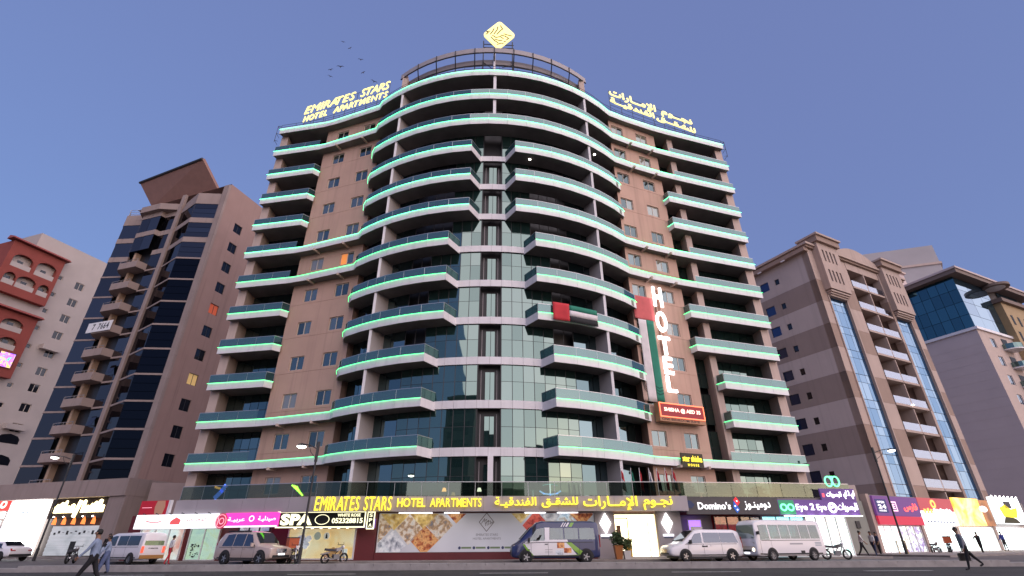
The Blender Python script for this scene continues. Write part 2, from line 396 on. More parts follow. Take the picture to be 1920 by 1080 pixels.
# ================================================================== hotel
Z0, ST = 45.88, 3.5
ZL = [Z0 - ST * i for i in range(13)]
hotel = thing('hotel', 'curved beige hotel tower with wavy balconies edged in green light', 'hotel', (OX, OY, 0), ROT)
UC, RF, RI = -1.0, 19.8, 18.0
WC = 9.68 - RF
fw = lambda u: WC + math.sqrt(RF * RF - (u - UC) ** 2)       # balcony front line of the bow
iw = lambda u: (7.9 - RI) + math.sqrt(RI * RI - (u - UC) ** 2)  # glazing line of the bow
L2 = lambda pts: [(u, -w) for u, w in pts]
LWING = [(-27.1, -.05), (-21.5, 1.3)]
LINKL = [(-20.7, 1.5), (-14.3, 4.3)]
LINKR = [(12.87, 4.46), (14.21, 3.86), (15.98, 3.27), (18.24, 2.52)]
RWING = [(20.61, 1.87), (27.8, 0.)]
arc = lambda a, b, n: [(a + (b - a) * k / n, fw(a + (b - a) * k / n)) for k in range(n + 1)]
def balcony(i, front, back, rail=True, top=.12, trim=0, rails=None):
    """slab with cladding panels, light strip, glass panels and hand rail (their plan lines in u,w)"""
    z = ZL[i]; F = L2(front); B = L2(back)
    mb = MB(); inner = offset(F, -.06)
    mb.poly([(*p, z - .5) for p in inner] + [(*p, z - .5) for p in reversed(B)], 0)
    mb.poly([(*p, z + .05) for p in reversed(inner)] + [(*p, z + .05) for p in B], 0)
    mb.v += []; bm_pts = inner + list(reversed(B))
    for k in range(len(bm_pts)):
        a, b = bm_pts[k], bm_pts[(k + 1) % len(bm_pts)]
        mb.quad((*a, z - .5), (*b, z - .5), (*b, z + .05), (*a, z + .05), 0)
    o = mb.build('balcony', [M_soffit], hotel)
    S = resample_sharp(F, 1.95)
    for a in range(len(S) - 1):
        panel('cladding_panel', o, S[a], S[a + 1], z - .56, z + top, .055, M_alu, .016, .002)
    FLED = F[1 if trim & 1 else 0:(-1 if trim & 2 else None)]
    led = strip(MB(), offset(FLED, .115), z + .03, z + .055, .025); led.build('light_strip', M_led if i < 6 else M_ledg, o)
    if rail:
        G = offset(S, -.05)
        segs = rails or [(0, len(G) - 1)]
        for a in range(len(G) - 1):
            if rails and not any(r0 <= G[a][0] and G[a + 1][0] <= r1 for r0, r1 in rails): continue
            panel('glass_panel', o, G[a], G[a + 1], z + .13, z + .86, .016, M_bal, .03, .003)
            if a == 0: pass
        hr = MB()
        for a in range(len(G) - 1):
            if rails and not any(r0 <= G[a][0] and G[a + 1][0] <= r1 for r0, r1 in rails):
                if hr.v: hr.build('hand_rail', M_rail, o); hr = MB()
                continue
            strip(hr, [G[a], G[a + 1]], z + .86, z + .90, .035)
            x, y = G[a]; hr.box(x - .018, x + .018, y + .02, y + .056, z + .10, z + .86)
        if hr.v: hr.build('hand_rail', M_rail, o)
    return o
WL0, WL1 = (-21.08, .44), (-14.04, 3.29)      # left rendered wall
WR0, WR1 = (12.13, 3.99), (18.25, 1.72)       # right rendered wall
GL0, GL1 = (-26.1, -2.35), (-21.08, -1.0)     # glazing of the left wing recess
GR0, GR1 = (18.25, .35), (26.9, -2.0)         # glazing of the right wing recess
BOWBACK = lambda a, b, n=10: [(a + (b - a) * k / n, iw(a + (b - a) * k / n)) for k in range(n + 1)]
UEND = {**{i: (-3.4, .8) for i in (3, 4, 5)}, **{i: (-5.1, 2.52) for i in (6, 7, 8)}, **{i: (-6.42, 3.72) for i in (9, 10, 11)}}
contL, contR = {0, 1, 5, 6, 10, 11}, {0, 1, 2, 5, 6, 11}
LA_, RA_ = -13.9, 12.1
backL = [GL0, GL1, (-21.08, .44), WL1]
backR = [WR0, WR1, (18.25, .35), GR1]
for i in range(12):
    bowback_full = BOWBACK(-13.6, 11.9, 16)
    def left_front(cont): return (LWING + LINKL) if cont else []
    if i in (0, 1, 2):
        fr = (LWING + LINKL if i in contL else [(-14.5, 3.3), (-14.25, 4.3)]) + arc(LA_, RA_, 22) + (LINKR + RWING)
        bk = (backL if i in contL else [(-14.3, 3.2)]) + bowback_full + backR
        balcony(i, fr, bk, rail=(i > 0), top=.30 if i == 0 else .12, rails=None if i == 0 else ([(-27.2, -20.7), (-14.6, 12.6), (18.2, 28)] if i in contL else [(-14.6, 12.6), (18.2, 28)]))
    else:
        ul, ur = UEND[i]
        fr = (LWING + LINKL if i in contL else [(-14.5, 3.3), (-14.25, 4.3)]) + arc(LA_, ul, 10) + [(ul + .95, iw(ul + .95) + .03)]
        bk = (backL if i in contL else [(-14.3, 3.2)]) + BOWBACK(-13.6, ul + .95, 8)
        balcony(i, fr, bk, rails=[(-27.2, -20.7), (-14.6, 0)] if i in contL else None, trim=2)
        fr = [(ur - .95, iw(ur - .95) + .03)] + arc(ur, RA_, 10) + (LINKR + RWING if i in contR else [(12.45, 4.3), (12.5, 3.5)])
        bk = BOWBACK(ur - .95, 11.9, 8) + (backR if i in contR else [(12.3, 3.4)])
        balcony(i, fr, bk, rails=[(-2, 12.6), (18.2, 28)] if i in contR else None, trim=1 | (2 if i not in contR else 0))
    if i not in contL: balcony(i, LWING + [(-20.95, .75)], [GL0, GL1, (-21.08, .6)])
    if i not in contR:
        ue = 20.5 if i in (9, 10) else 18.35
        we = 2.3 if i in (9, 10) else 2.6
        balcony(i, [(ue - .35, we - .9), (ue, we), (27.8, 0.)], [(ue - .3, we - 1.2), (max(ue - .2, 18.3), .3 if ue < 19 else -.2), GR1])
# rendered walls with real window openings
def rend_wall(w0, w1, cols, name):
    p0, p1 = L2([w0, w1]); L = math.dist(p0, p1); ops = []; cs = []
    for u in cols:
        s = (u - w0[0]) / (w1[0] - w0[0]) * L; cs.append(s)
        for i in range(12): ops.append((s - .78, s + .78, ZL[i] - 1.82 - .66, ZL[i] - 1.82 + .66))
    wl = wall_open(MB(), p0, p1, 4.0, Z0 - .45, ops, .16, grooves=[ZL[i] - 2.75 for i in range(12)]).build('wall', M_beige, hotel)
    for ci, s in enumerate(cs):
        for i in range(12):
            gm = [random.choice(M_win), random.choice(M_win)]
            r = random.random()
            if r < .14: gm[0] = M_curtain
            elif r < .2: gm = [M_curtain, M_curtain]
            if name == 'L' and ci == 1 and i == 5: gm[0] = M_warmwin
            window(hotel, p0, p1, s, ZL[i] - 1.82, 1.56, 1.32, M_frame, gm, .1)
    sill = MB()
    return wl
rend_wall(WL0, WL1, (-19.0, -15.65), 'L')
rend_wall(WR0, WR1, (13.17, 16.4), 'R')
# return walls, piers, column
mb = MB()
mb.prism(L2([(-21.09, .44), (-21.09, -1.2), (-20.9, -1.2), (-20.9, .40)]), 4.0, Z0 - .45)
mb.prism(L2([(-14.04, 3.29), (-14.2, 3.2), (-13.9, 2.2), (-13.75, 2.2)]), 4.0, Z0 - .45)
mb.build('return_wall', M_beige, hotel)
mb = MB()
mb.prism(L2([(18.24, 1.72), (18.0, 1.6), (18.0, .2), (18.24, .2)]), 4.0, Z0 - .45)
mb.prism(L2([(12.13, 3.99), (12.0, 2.4), (12.2, 2.4), (12.35, 3.9)]), 4.0, Z0 - .45)
mb.build('return_wall', M_beige, hotel)
MB().prism(L2([(-27.0, -.75), (-27.0, -14), (-26.1, -14), (-26.1, -.55)]), 4.0, Z0 - .45).build('corner_pier', M_pier, hotel)
MB().prism(L2([(26.75, -.3), (26.75, -14), (27.7, -14), (27.7, -.5)]), 4.0, Z0 - .45).build('corner_pier', M_pier, hotel)
MB().prism(L2([(20.0, 1.25), (20.0, -.4), (20.7, -.4), (20.7, 1.1)]), 4.0, Z0 - .45).build('column', M_pier, hotel)
MB().prism(L2([(-26.5, -2.9), (-21.0, -1.5), (-14.2, 1.8), (-12, 4.0), (-7, 6.2), (-3.3, 7.2), (1.2, 7.2), (5, 6.2), (9.8, 4.0), (12.2, 2.4), (18.2, -.3), (27, -2.7), (27.7, -15), (-27, -15)]), 4.0, Z0 - .3).build('building_core', M_black, hotel)
# wing glazing
for (g0, g1, n) in ((GL0, GL1, 6), (GR0, GR1, 9)):
    q0, q1 = L2([g0, g1])
    for i in range(12):
        tr = MB()
        for k in range(n):
            a, b = lerp(q0, q1, k / n), lerp(q0, q1, (k + 1) / n)
            zt = ZL[i] - .5; zb = ZL[i] - ST + .06 if i < 11 else 4.05
            panel('glazing_panel', hotel, a, b, zb, zt, .03, random.choice(M_cw if g0 is GR0 else M_door), .05, .006)
        strip(tr, offset([q0, q1], .015), zb + 1.42, zb + 1.47, .05); tr.build('transom', M_dark, hotel)
# bow glazing, storey by storey
PW = .885
cwu = [-2.27 - PW * k for k in range(7, 0, -1)] + [-2.27, -.40] + [-.40 + PW * k for k in range(1, 8)]
P2 = lambda u, d=0.: (u, -(iw(u) + d))
for i in range(12):
    zt, zb = ZL[i] - .45, ZL[i] - ST + .17
    if i == 11: zb = 4.05
    zm = zb + 1.52
    cws = []
    for half in (cwu[:8], cwu[8:]):
        cw = MB()
        for u in half:
            x, y = P2(u, -.02); cw.box(x - .025, x + .025, y - .03, y + .06, zb, zt)
        strip(cw, [P2(u, -.01) for u in half], zm - .02, zm + .02, .05)
        cws.append(cw.build('curtain_wall', M_dark, hotel))
    lo, hi = (-4.6, 2.1) if i in (3, 4, 5) else (-6.4, 3.8) if i in (6, 7, 8) else (-9, 9)
    for k in range(len(cwu) - 1):
        if k == 7 or i < 2 or cwu[k + 1] < lo or cwu[k] > hi: continue
        for (za, zc) in ((zb, zm), (zm, zt)):
            panel('glass_pane', cws[0 if k < 8 else 1], P2(cwu[k]), P2(cwu[k + 1]), za, zc, .02, random.choice(M_cw), .035, .007)
    # glazing behind the balconies
    lim = -8.47 if i >= 2 else -2.3; limr = 5.8 if i >= 2 else -.4
    for (a, b, n) in ((-13.7, lim, 4 if i >= 2 else 8), (limr, 11.95, 4 if i >= 2 else 8)):
        for k in range(n):
            ua, ub = a + (b - a) * k / n, a + (b - a) * (k + 1) / n
            panel('balcony_door', hotel, P2(ua), P2(ub), zb, zt, .025, random.choice(M_door), .06, .005)
    if i in UEND:
        ul, ur = UEND[i][0] + .95, UEND[i][1] - .95
        us = [u for u in [-2.27 - PW * k for k in range(7, 0, -1)] + [-2.27, -1.335, -.40] + [-.40 + PW * k for k in range(1, 8)] if ul + .3 < u < ur - .3]
        us = [ul - .1] + us + [ur + .1]
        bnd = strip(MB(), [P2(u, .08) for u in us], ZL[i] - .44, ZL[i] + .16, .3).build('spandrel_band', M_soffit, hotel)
        for k in range(len(us) - 1):
            panel('spandrel_panel', bnd, P2(us[k], .14), P2(us[k + 1], .14), ZL[i] - .46, ZL[i] + .18, .05, M_alu, .018, .002)
    # lift shaft: dark slot with a glazed pair in the middle
    if i >= 2:
        sh = MB()
        y0 = -(iw(-1.3)) ; sh.box(-2.25, -.42, y0 + .72, y0 + .80, zb, zt); sh.box(-2.26, -2.2, y0, y0 + .75, zb, zt); sh.box(-.46, -.41, y0, y0 + .75, zb, zt)
        s_ = sh.build('lift_shaft', M_black, hotel)
        if i >= 3:
            for (a, b) in ((-1.66, -1.28), (-1.26, -.92)):
                panel('lift_glass', s_, (a, y0 + .25), (b, y0 + .25), zb, zt - .55, .03, M_cw[0], .02, .004)
            for x in (-1.98, -.72): panel('lift_rail', s_, (x - .025, y0 + .6), (x + .025, y0 + .6), zb, zt - .3, .04, M_alug, .0)
# divider fins on the bow balconies, posts at the top
for i in range(12):
    zt, zb = ZL[i] - .5, (ZL[i] - ST + .06 if i < 11 else 4.05)
    for uf, ui in ((-11.35, -10.55), (8.75, 8.05)):
        MB().prism(L2([(uf - .09, fw(uf) - .22), (ui - .09, iw(ui)), (ui + .09, iw(ui)), (uf + .09, fw(uf) - .22)]), zb, zt).build('divider_wall', M_fin, hotel)
        MB().prism(L2([(uf - .11, fw(uf) - .16), (uf - .11, fw(uf) - .24), (uf + .11, fw(uf) - .24), (uf + .11, fw(uf) - .16)]), zb, zt).build('divider_edge', M_alu, hotel)
    if i < 2: MB().prism(L2([(-1.4, fw(-1.2) - .2), (-1.4, fw(-1.2) - .5), (-1.1, fw(-1.2) - .5), (-1.1, fw(-1.2) - .2)]), zb, zt).build('post', M_alu, hotel)
# soffit beams under the free bands
for i, side in ((1, 'L'), (5, 'L'), (6, 'L'), (10, 'L'), (11, 'L'), (1, 'R'), (2, 'R'), (5, 'R'), (6, 'R'), (11, 'R')):
    w0, w1 = (WL0, WL1) if side == 'L' else (WR0, WR1)
    for t in (.32, .78):
        p = lerp(w0, w1, t); n = (-.375, .927) if side == 'L' else (.348, .937)
        q = (p[0] + n[0] * 1.0, p[1] + n[1] * 1.0)
        MB().prism(L2([(p[0] - .09, p[1]), (p[0] + .09, p[1]), (q[0] + .09, q[1]), (q[0] - .09, q[1])]), ZL[i] - .72, ZL[i] - .5).build('soffit_beam', M_pier, hotel)
# roof: parapet, railings, curved pergola
front0 = LWING + LINKL + arc(LA_, RA_, 22) + LINKR + RWING
MB().prism(L2([(-26.9, -.6), (-21, .8), (-14, 3.7), (-10, 6.2), (-5, 8.2), (-1, 8.7), (4, 8.2), (8, 6.5), (12.3, 4.0), (18.2, 1.9), (27.5, -.5), (27.6, -15), (-26.9, -15)]), Z0 - .28, Z0 + .28).build('roof', M_pier, hotel)
rl = MB(); G = resample(L2(front0), 1.9); G = offset(G, -.15)
for zz in (.62, .95): rl.tube([(*p, Z0 + zz) for p in G], .022, 5)
for p in G: rl.tube([(*p, Z0 + .28), (*p, Z0 + .97)], .02, 5)
rl.build('roof_railing', M_dark, hotel)
for sx in (-27.1, 27.8):
    d = -1 if sx < 0 else 1
    lr = MB(); x = sx + d * .45
    for zz in (-1.6, -.5, .6): lr.tube([(sx, .2, Z0 + zz), (x, .3, Z0 + zz + .25), (x, 1.1, Z0 + zz + .25)], .025, 5)
    lr.tube([(x, .3, Z0 - 1.6), (x, .3, Z0 + .9), (sx, .3, Z0 + .95)], .03, 5)
    lr.build('roof_ladder', M_dark, hotel)
pz = 49.2
RP = 17.2
pw_ = lambda u: 9.2 - RP + math.sqrt(RP * RP - (u - UC) ** 2)
pu = [-12.2 + 21.7 * k / 20 for k in range(21)]
pg = MB(); strip(pg, L2([(u, pw_(u)) for u in pu]), pz + .2, pz + 1.05, .06); strip(pg, L2([(u, pw_(u) - 1.0) for u in pu]), pz - .55, pz + .35, .08)
pg.build('pergola_beam', mat('pergola_grey', (.36, .33, .34), .6), hotel)
rr = MB(); rr.tube([(u, -pw_(u) - .03, pz + .22) for u in pu], .07, 6); rr.tube([(u, -(pw_(u) - 1.0) - .03, pz - .55) for u in pu], .08, 6)
rr.build('pergola_rail', M_dark, hotel)
for u in pu[2:-1:2]:
    MB().tube([(u, -pw_(u) - .05, pz + 1.0), (u, -pw_(u) - .03, pz + .2), (u + .0, -(pw_(u) - 1.0), pz - .5), (u, -(pw_(u) - 1.3), Z0 + .3)], .06, 6).build('pergola_post', M_dark, hotel)
for u in (-11.6, 8.9):
    MB().prism(L2([(u - .3, pw_(u) - .1), (u - .3, pw_(u) - 2.2), (u + .3, pw_(u) - 2.2), (u + .3, pw_(u) - .1)]), Z0 + .2, pz + .45).build('pergola_pier', M_pier, hotel)
# bulkhead lights under two balconies
for (u, i) in ((2.3, 3), (9.6, 2)):
    MB().lathe([(.02, -.06), (.1, -.05), (.12, 0)], 10, (u, -(fw(u) - .9), ZL[i] - .5)).build('bulkhead_light', emit('bulkhead', (1, .93, .8), 12), hotel)

# ------------------------------------------------------------------ podium, canopy and terrace
CAN = [(-22.85, 7.35), (-12.6, 10.35), (-12.45, 10.6), (12.0, 10.6)]
CANR = [(12.05, 9.75), (18.8, 9.3), (25.2, 8.4)]
ZC0, ZC1 = 3.1, 4.02
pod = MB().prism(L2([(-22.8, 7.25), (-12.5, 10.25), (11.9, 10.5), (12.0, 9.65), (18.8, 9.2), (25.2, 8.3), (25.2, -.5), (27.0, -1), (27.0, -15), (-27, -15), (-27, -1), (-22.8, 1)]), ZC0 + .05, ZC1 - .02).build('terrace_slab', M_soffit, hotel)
for (pl, m, st) in ((CAN[:2], M_alug, 1.75), (CAN[1:], M_alug, 1.22), ([(12.0, 10.6), (12.0, 9.8)], M_alug, 1.0)):
    S = resample(L2(pl), st)
    for a in range(len(S) - 1): panel('canopy_panel', pod, S[a], S[a + 1], ZC0, ZC1, .06, m, .016, .002)
S = resample(L2(CAN), 1.75); S = offset(S, -.25)
hr = MB()
for a in range(len(S) - 1):
    panel('terrace_glass', pod, S[a], S[a + 1], ZC1 + .02, ZC1 + .88, .016, M_terr, .03, .002)
    strip(hr, [S[a], S[a + 1]], ZC1 + .88, ZC1 + .92, .04); x, y = S[a]; hr.box(x - .02, x + .02, y + .02, y + .06, ZC1 - .02, ZC1 + .88)
S = resample(L2(CANR), 1.9); S = offset(S, -.2)
for a in range(len(S) - 1):
    panel('terrace_glass', pod, S[a], S[a + 1], ZC1 + .02, ZC1 + .95, .016, M_terr, .03, .002)
    strip(hr, [S[a], S[a + 1]], ZC1 + .95, ZC1 + .99, .04)
hr.build('terrace_rail', M_rail, pod)
MB().box(-1.35, -.95, -(iw(-1.1) + .3), -(iw(-1.1) + .05), 4.05, ZL[11] - .44).build('terrace_pillar', M_alu, hotel)
# ground-floor wall behind the shops
gf = lambda u: 5.5 + (u + 26) * .226
gw = MB()
gw.prism(L2([(-26.7, gf(-26.7)), (-10.0, 9.05), (-10.0, -14), (-26.7, -14)]), GZ_PAV - .1, ZC0 + .05)
gw.prism(L2([(-9.99, 8.7), (12.0, 8.7), (12.0, -14), (-9.99, -14)]), GZ_PAV - .1, ZC0 + .05)
gw.prism(L2([(12.01, 8.0), (25.1, 6.9), (25.1, -14), (12.01, -14)]), GZ_PAV - .1, ZC0 + .05)
gw.build('ground_floor_wall', M_maroon, hotel)
# ================================================================== signs on the hotel
A_L, A_R = math.atan2(-2.85, 7.04), math.atan2(2.27, 6.12)
E_yel = emit('sign_yellow', (1., .80, .05), 1.25, (.8, .65, .05))
E_roof = emit('sign_pale_yellow', (1., .86, .28), 1.3, (.8, .7, .3))
E_white = emit('sign_white', (1., .95, .98), 3.2)
E_soft = emit('sign_soft_white', (1., .97, .95), 1.1)
M_yside = mat('letter_side_ochre', (.35, .25, .03), .5)
def hsign(name, label, u, w, z=0., ang=0., cat='sign', group=None):
    return thing(name, label, cat, HW(u, w, z), ROT + ang, group)
def board(par, name, x0, x1, z0, z1, m, d=.12, y=0.):
    return MB().box(x0, x1, y - d, y, z0, z1).build(name, m, par)
def frame(par, name, x0, x1, z0, z1, t, m, y=-.12, d=.05):
    mb = MB(); mb.box(x0, x1, y - d, y, z0, z0 + t).box(x0, x1, y - d, y, z1 - t, z1).box(x0, x0 + t, y - d, y, z0 + t, z1 - t).box(x1 - t, x1, y - d, y, z0 + t, z1 - t)
    return mb.build(name, m, par)
def ring_pts(cx, cz, rx, rz, n=28): return [(cx + rx * math.cos(2 * math.pi * k / n), cz + rz * math.sin(2 * math.pi * k / n)) for k in range(n)]
def plate(par, name, pts, m, y=0., d=.03): return MB().xprism(pts, y - d, y).build(name, m, par)
def ring(par, name, cx, cz, rx, rz, t, m, y=0., d=.04, n=28):
    o, i = ring_pts(cx, cz, rx, rz, n), ring_pts(cx, cz, rx - t, rz - t, n); mb = MB()
    for k in range(n):
        j = (k + 1) % n; a, b, c, e = o[k], o[j], i[j], i[k]
        mb.hexa([(a[0], y, a[1]), (b[0], y, b[1]), (c[0], y, c[1]), (e[0], y, e[1])], [(a[0], y - d, a[1]), (b[0], y - d, b[1]), (c[0], y - d, c[1]), (e[0], y - d, e[1])])
    return mb.build(name, m, par)
def stroke(par, name, pts, t, m, y=0., d=.03):
    mb = MB()
    for a, b in zip(pts, pts[1:]):
        dx, dz = b[0] - a[0], b[1] - a[1]; L = math.hypot(dx, dz); ox, oz = -dz / L * t / 2, dx / L * t / 2
        ax, az, bx, bz = a[0] - dx / L * t * .3, a[1] - dz / L * t * .3, b[0] + dx / L * t * .3, b[1] + dz / L * t * .3
        q = [(ax - ox, az - oz), (bx - ox, bz - oz), (bx + ox, bz + oz), (ax + ox, az + oz)]
        mb.hexa([(p[0], y, p[1]) for p in q], [(p[0], y - d, p[1]) for p in q])
    return mb.build(name, m, par)
def diamond(cx, cz, rx, rz): return [(cx - rx, cz), (cx, cz - rz), (cx + rx, cz), (cx, cz + rz)]

t = hsign('canopy_lettering', 'yellow lit Latin lettering EMIRATES STARS HOTEL APARTMENTS on the canopy', 0, 10.68)
letters(t, 'EMIRATES', -12.35, -9.55, 3.16, 3.98, E_yel, .10, .0, .08, y=-.03, gap=.10)
letters(t, 'STARS', -9.25, -7.5, 3.16, 3.98, E_yel, .10, .0, .08, y=-.03, gap=.10)
letters(t, 'HOTEL', -7.15, -5.35, 3.36, 3.88, E_yel, .10, .008, .0, y=-.03, gap=.09)
letters(t, 'APARTMENTS', -5.05, -1.73, 3.36, 3.88, E_yel, .10, .008, .0, y=-.03, gap=.09)
t = hsign('canopy_lettering', 'yellow lit Arabic lettering along the canopy above the entrance', 0, 10.68)
for s, a, b, z0, z1 in (('الفندقيـة', -.87, 1.85, 3.30, 3.95), ('للشقـق', 2.2, 4.6, 3.30, 3.95), ('الإمــارات', 4.95, 8.55, 3.14, 4.0), ('نجـوم', 8.95, 10.9, 3.14, 3.98)):
    text_part('word', t, arabic(s), a, b, z0, z1, E_yel, .10, .012, y=-.03)
# --- roof lettering
def roof_frame(t, x0, x1, n, zb, zt):
    mb = MB()
    for k in range(n + 1):
        x = x0 + (x1 - x0) * k / n; mb.tube([(x, .12, Z0 + .25), (x, .12, zt)], .03, 5)
    for zz in (zb, (zb + zt) / 2, zt): mb.tube([(x0, .12, zz), (x1, .12, zz)], .022, 5)
    mb.build('support_frame', M_dark, t)
x_l = lambda u: (u + 19.5) / math.cos(A_L)
t = hsign('roof_lettering', 'pale yellow lit Latin lettering standing on the roof edge', -19.5, 1.08, 0, A_L)
letters(t, 'EMIRATES', x_l(-25.3), x_l(-18.3), 49.85, 51.1, E_roof, .12, .0, .25, gap=-.0)
letters(t, 'STARS', x_l(-17.6), x_l(-13.8), 49.85, 51.1, E_roof, .12, .0, .25, gap=-.0)
letters(t, 'HOTEL', x_l(-25.2), x_l(-21.9), 48.45, 49.4, E_roof, .12, .004, .2, gap=.08)
letters(t, 'APARTMENTS', x_l(-21.0), x_l(-13.9), 48.45, 49.4, E_roof, .12, .004, .2, gap=.08)
roof_frame(t, x_l(-25.2), x_l(-13.9), 8, 48.4, 51.0)
x_r = lambda u: (u - 19) / math.cos(A_R)
t = hsign('roof_lettering', 'pale yellow lit Arabic lettering standing on the roof edge', 19, 1.44, 0, A_R)
text_part('word', t, arabic('الإمــارات'), x_r(12.75), x_r(19.3), 49.45, 50.95, E_roof, .12, .014)
text_part('word', t, arabic('نجــوم'), x_r(20.1), x_r(24.85), 49.5, 50.8, E_roof, .12, .014)
text_part('word', t, arabic('الفندقيــة'), x_r(12.75), x_r(18.9), 48.35, 49.45, E_roof, .12, .012)
text_part('word', t, arabic('للشقــق'), x_r(19.2), x_r(25.1), 48.3, 49.4, E_roof, .12, .012)
roof_frame(t, x_r(12.8), x_r(25.0), 8, 48.3, 50.7)
# --- roof emblem: rounded diamond with a square-script pattern
t = hsign('roof_emblem', 'pale yellow rounded diamond emblem with cut script on a roof mast', -.85, 8.5, 53.28)
pts = []
CORN = [(1.93, .05), (.05, 2.5), (-1.9, -.05), (-.05, -2.5)]
for k in range(4):
    p, c, n = CORN[k - 1], CORN[k], CORN[(k + 1) % 4]
    for tt in [0, .25, .5, .75, 1]:
        a, b = lerp(c, p, .16), lerp(c, n, .16); q0, q1 = lerp(a, c, tt), lerp(c, b, tt); pts.append(lerp(q0, q1, tt))
plate(t, 'emblem_plate', pts[::-1], E_roof, 0, .18)
M_cut = mat('emblem_cut_ochre', (.17, .14, .05), .7)
for pl in ([(-1.5, -.05), (-1.25, .25), (-1.45, .45), (-1.05, .5)], [(-1.0, .0), (-.75, .5), (-.6, 1.0)], [(-.6, .05), (-.25, .75), (-.15, 1.35)], [(-.25, 0), (.15, .7), (.4, 1.0), (.15, 1.6)], [(-.9, -.5), (-.5, -1.1), (-.1, -1.45)], [(-.75, -.2), (-.35, -.55), (.15, -.35), (.5, -.7)], [(-.45, -.85), (.0, -1.05), (.35, -1.0)], [(.2, -.1), (.7, -.25), (1.1, -.6), (.85, -.9)], [(.55, .15), (1.05, -.05), (1.45, -.15)], [(-.2, -1.75), (.2, -1.5), (.5, -1.55)], [(.55, -1.25), (.75, -1.15)]):
    stroke(t, 'cut_line', pl, .12, M_cut, -.175, .03)
mb = MB()
for x in (-1.75, 1.55): mb.tube([(x, .3, -6.9), (x, .3, -.6)], .06, 6)
for z in (-1.15, -1.7): mb.tube([(-1.8, .3, z), (1.7, .3, z)], .05, 6)
mb.tube([(-1.75, .3, -4.2), (-.3, .3, -5.6)], .04, 5); mb.tube([(.4, .3, -4.9), (1.7, .3, -4.5)], .06, 5)
mb.build('support_frame', M_dark, t)
MB().tube([(-.5, .1, -6.8), (-.5, .1, -2.2)], .14, 8).build('mast', M_alu, t)
# --- HOTEL in vertical letters on the right wall
x_w = lambda u: (u - 15.0) / math.cos(A_R)
t = hsign('vertical_lettering', 'white lit letters HOTEL stacked down the beige wall', 15.0, 2.93 + .34, 0, A_R)
for ch, a, b, z0, z1 in (('H', 14.45, 15.45, 21.5, 23.6), ('O', 14.4, 15.55, 18.85, 21.0), ('T', 14.35, 15.55, 16.6, 18.4), ('E', 14.5, 15.45, 14.75, 16.4), ('L', 14.5, 15.5, 13.1, 14.55)):
    text_part('letter', t, ch, x_w(a), x_w(b), z0, z1, E_white, .15, .02, 0, .0)
mb = MB()
for u in (14.8, 15.2): mb.box(x_w(u) - .03, x_w(u) + .03, .02, .3, 13.2, 23.5)
mb.build('mounting_rail', mat('rail_beige', (.5, .33, .25), .7), t)
# --- flag banner painted down the wall edge
cloth = lambda n, c: mat(n, c, .85, var=.1, vscale=1.5)
C_red, C_grn, C_wht, C_blk = cloth('cloth_red', (.52, .035, .045), ), cloth('cloth_green', (.02, .20, .13)), cloth('cloth_white', (.66, .62, .62)), cloth('cloth_black', (.015, .015, .017))
t = hsign('flag_banner', 'tall red white and green flag banner hanging down the beige wall', 13.2, 3.6 + .22, 0, A_R, 'banner')
x_b = lambda u: (u - 13.2) / math.cos(A_R)
def cloth_sheet(par, name, x0, x1, z0, z1, m, nx=6, nz=16, amp=.05, y=0., ph=0., fy=None):
    V = []; F = []
    for j in range(nz + 1):
        for i in range(nx + 1):
            x = x0 + (x1 - x0) * i / nx; z = z0 + (z1 - z0) * j / nz
            V.append((x, (fy(x) if fy else y) - amp * (.5 + .5 * math.sin(3.1 * x + ph) * math.cos(.9 * z + ph)), z))
    for j in range(nz):
        for i in range(nx): a = j * (nx + 1) + i; F.append((a, a + 1, a + nx + 2, a + nx + 1))
    me = bpy.data.meshes.new(name); me.from_pydata(V, [], F); me.materials.append(m); me.polygons.foreach_set('use_smooth', [True] * len(F)); me.update()
    o = ob(name, me, par); md = o.modifiers.new('thickness', 'SOLIDIFY'); md.thickness = .012; return o
M_pink = cloth('cloth_faded_red', (.60, .13, .13))
cloth_sheet(t, 'red_field', x_b(12.2), x_b(14.4), 19.9, 22.35, M_pink)
cloth_sheet(t, 'white_stripe', x_b(12.5), x_b(13.35), 12.1, 19.88, C_wht)
cloth_sheet(t, 'green_stripe', x_b(13.36), x_b(14.15), 12.15, 19.9, C_grn, ph=.4)
cloth_sheet(t, 'black_stripe', x_b(12.0), x_b(12.45), 12.1, 15.2, cloth('cloth_beige_grey', (.42, .30, .25)), ph=.8)
for k in range(3): stroke(t, 'printed_arc', [(x_b(12.03) + .1 * k, 15.0 - .1 * k), (x_b(12.05) + .1 * k, 14.0), (x_b(12.2) + .08 * k, 13.2 + .12 * k), (x_b(12.42), 12.9 + .2 * k)], .05, C_blk, -.06, .01)
for k in range(3): stroke(t, 'printed_arc', [(x_b(13.4), 13.5 - .28 * k), (x_b(13.7), 13.35 - .28 * k), (x_b(14.1), 13.5 - .28 * k)], .06, cloth('cloth_dark_green', (.008, .06, .05)), -.06, .01)
# --- flag over a balcony rail
t = hsign('national_flag', 'red green white and black flag draped over a balcony rail', 0, 0, 0, 0, 'flag')
fyf = lambda x: -(fw(x) + .15)
cloth_sheet(t, 'red_field', 3.78, 5.2, 17.38, 18.95, C_red, 6, 6, .06, fy=fyf)
cloth_sheet(t, 'green_stripe', 5.21, 7.75, 18.38, 18.85, C_grn, 10, 2, .06, fy=fyf)
cloth_sheet(t, 'white_stripe', 5.21, 7.75, 17.88, 18.375, C_wht, 10, 2, .06, fy=fyf)
cloth_sheet(t, 'black_stripe', 5.21, 7.75, 17.36, 17.875, C_blk, 10, 2, .06, fy=fyf)
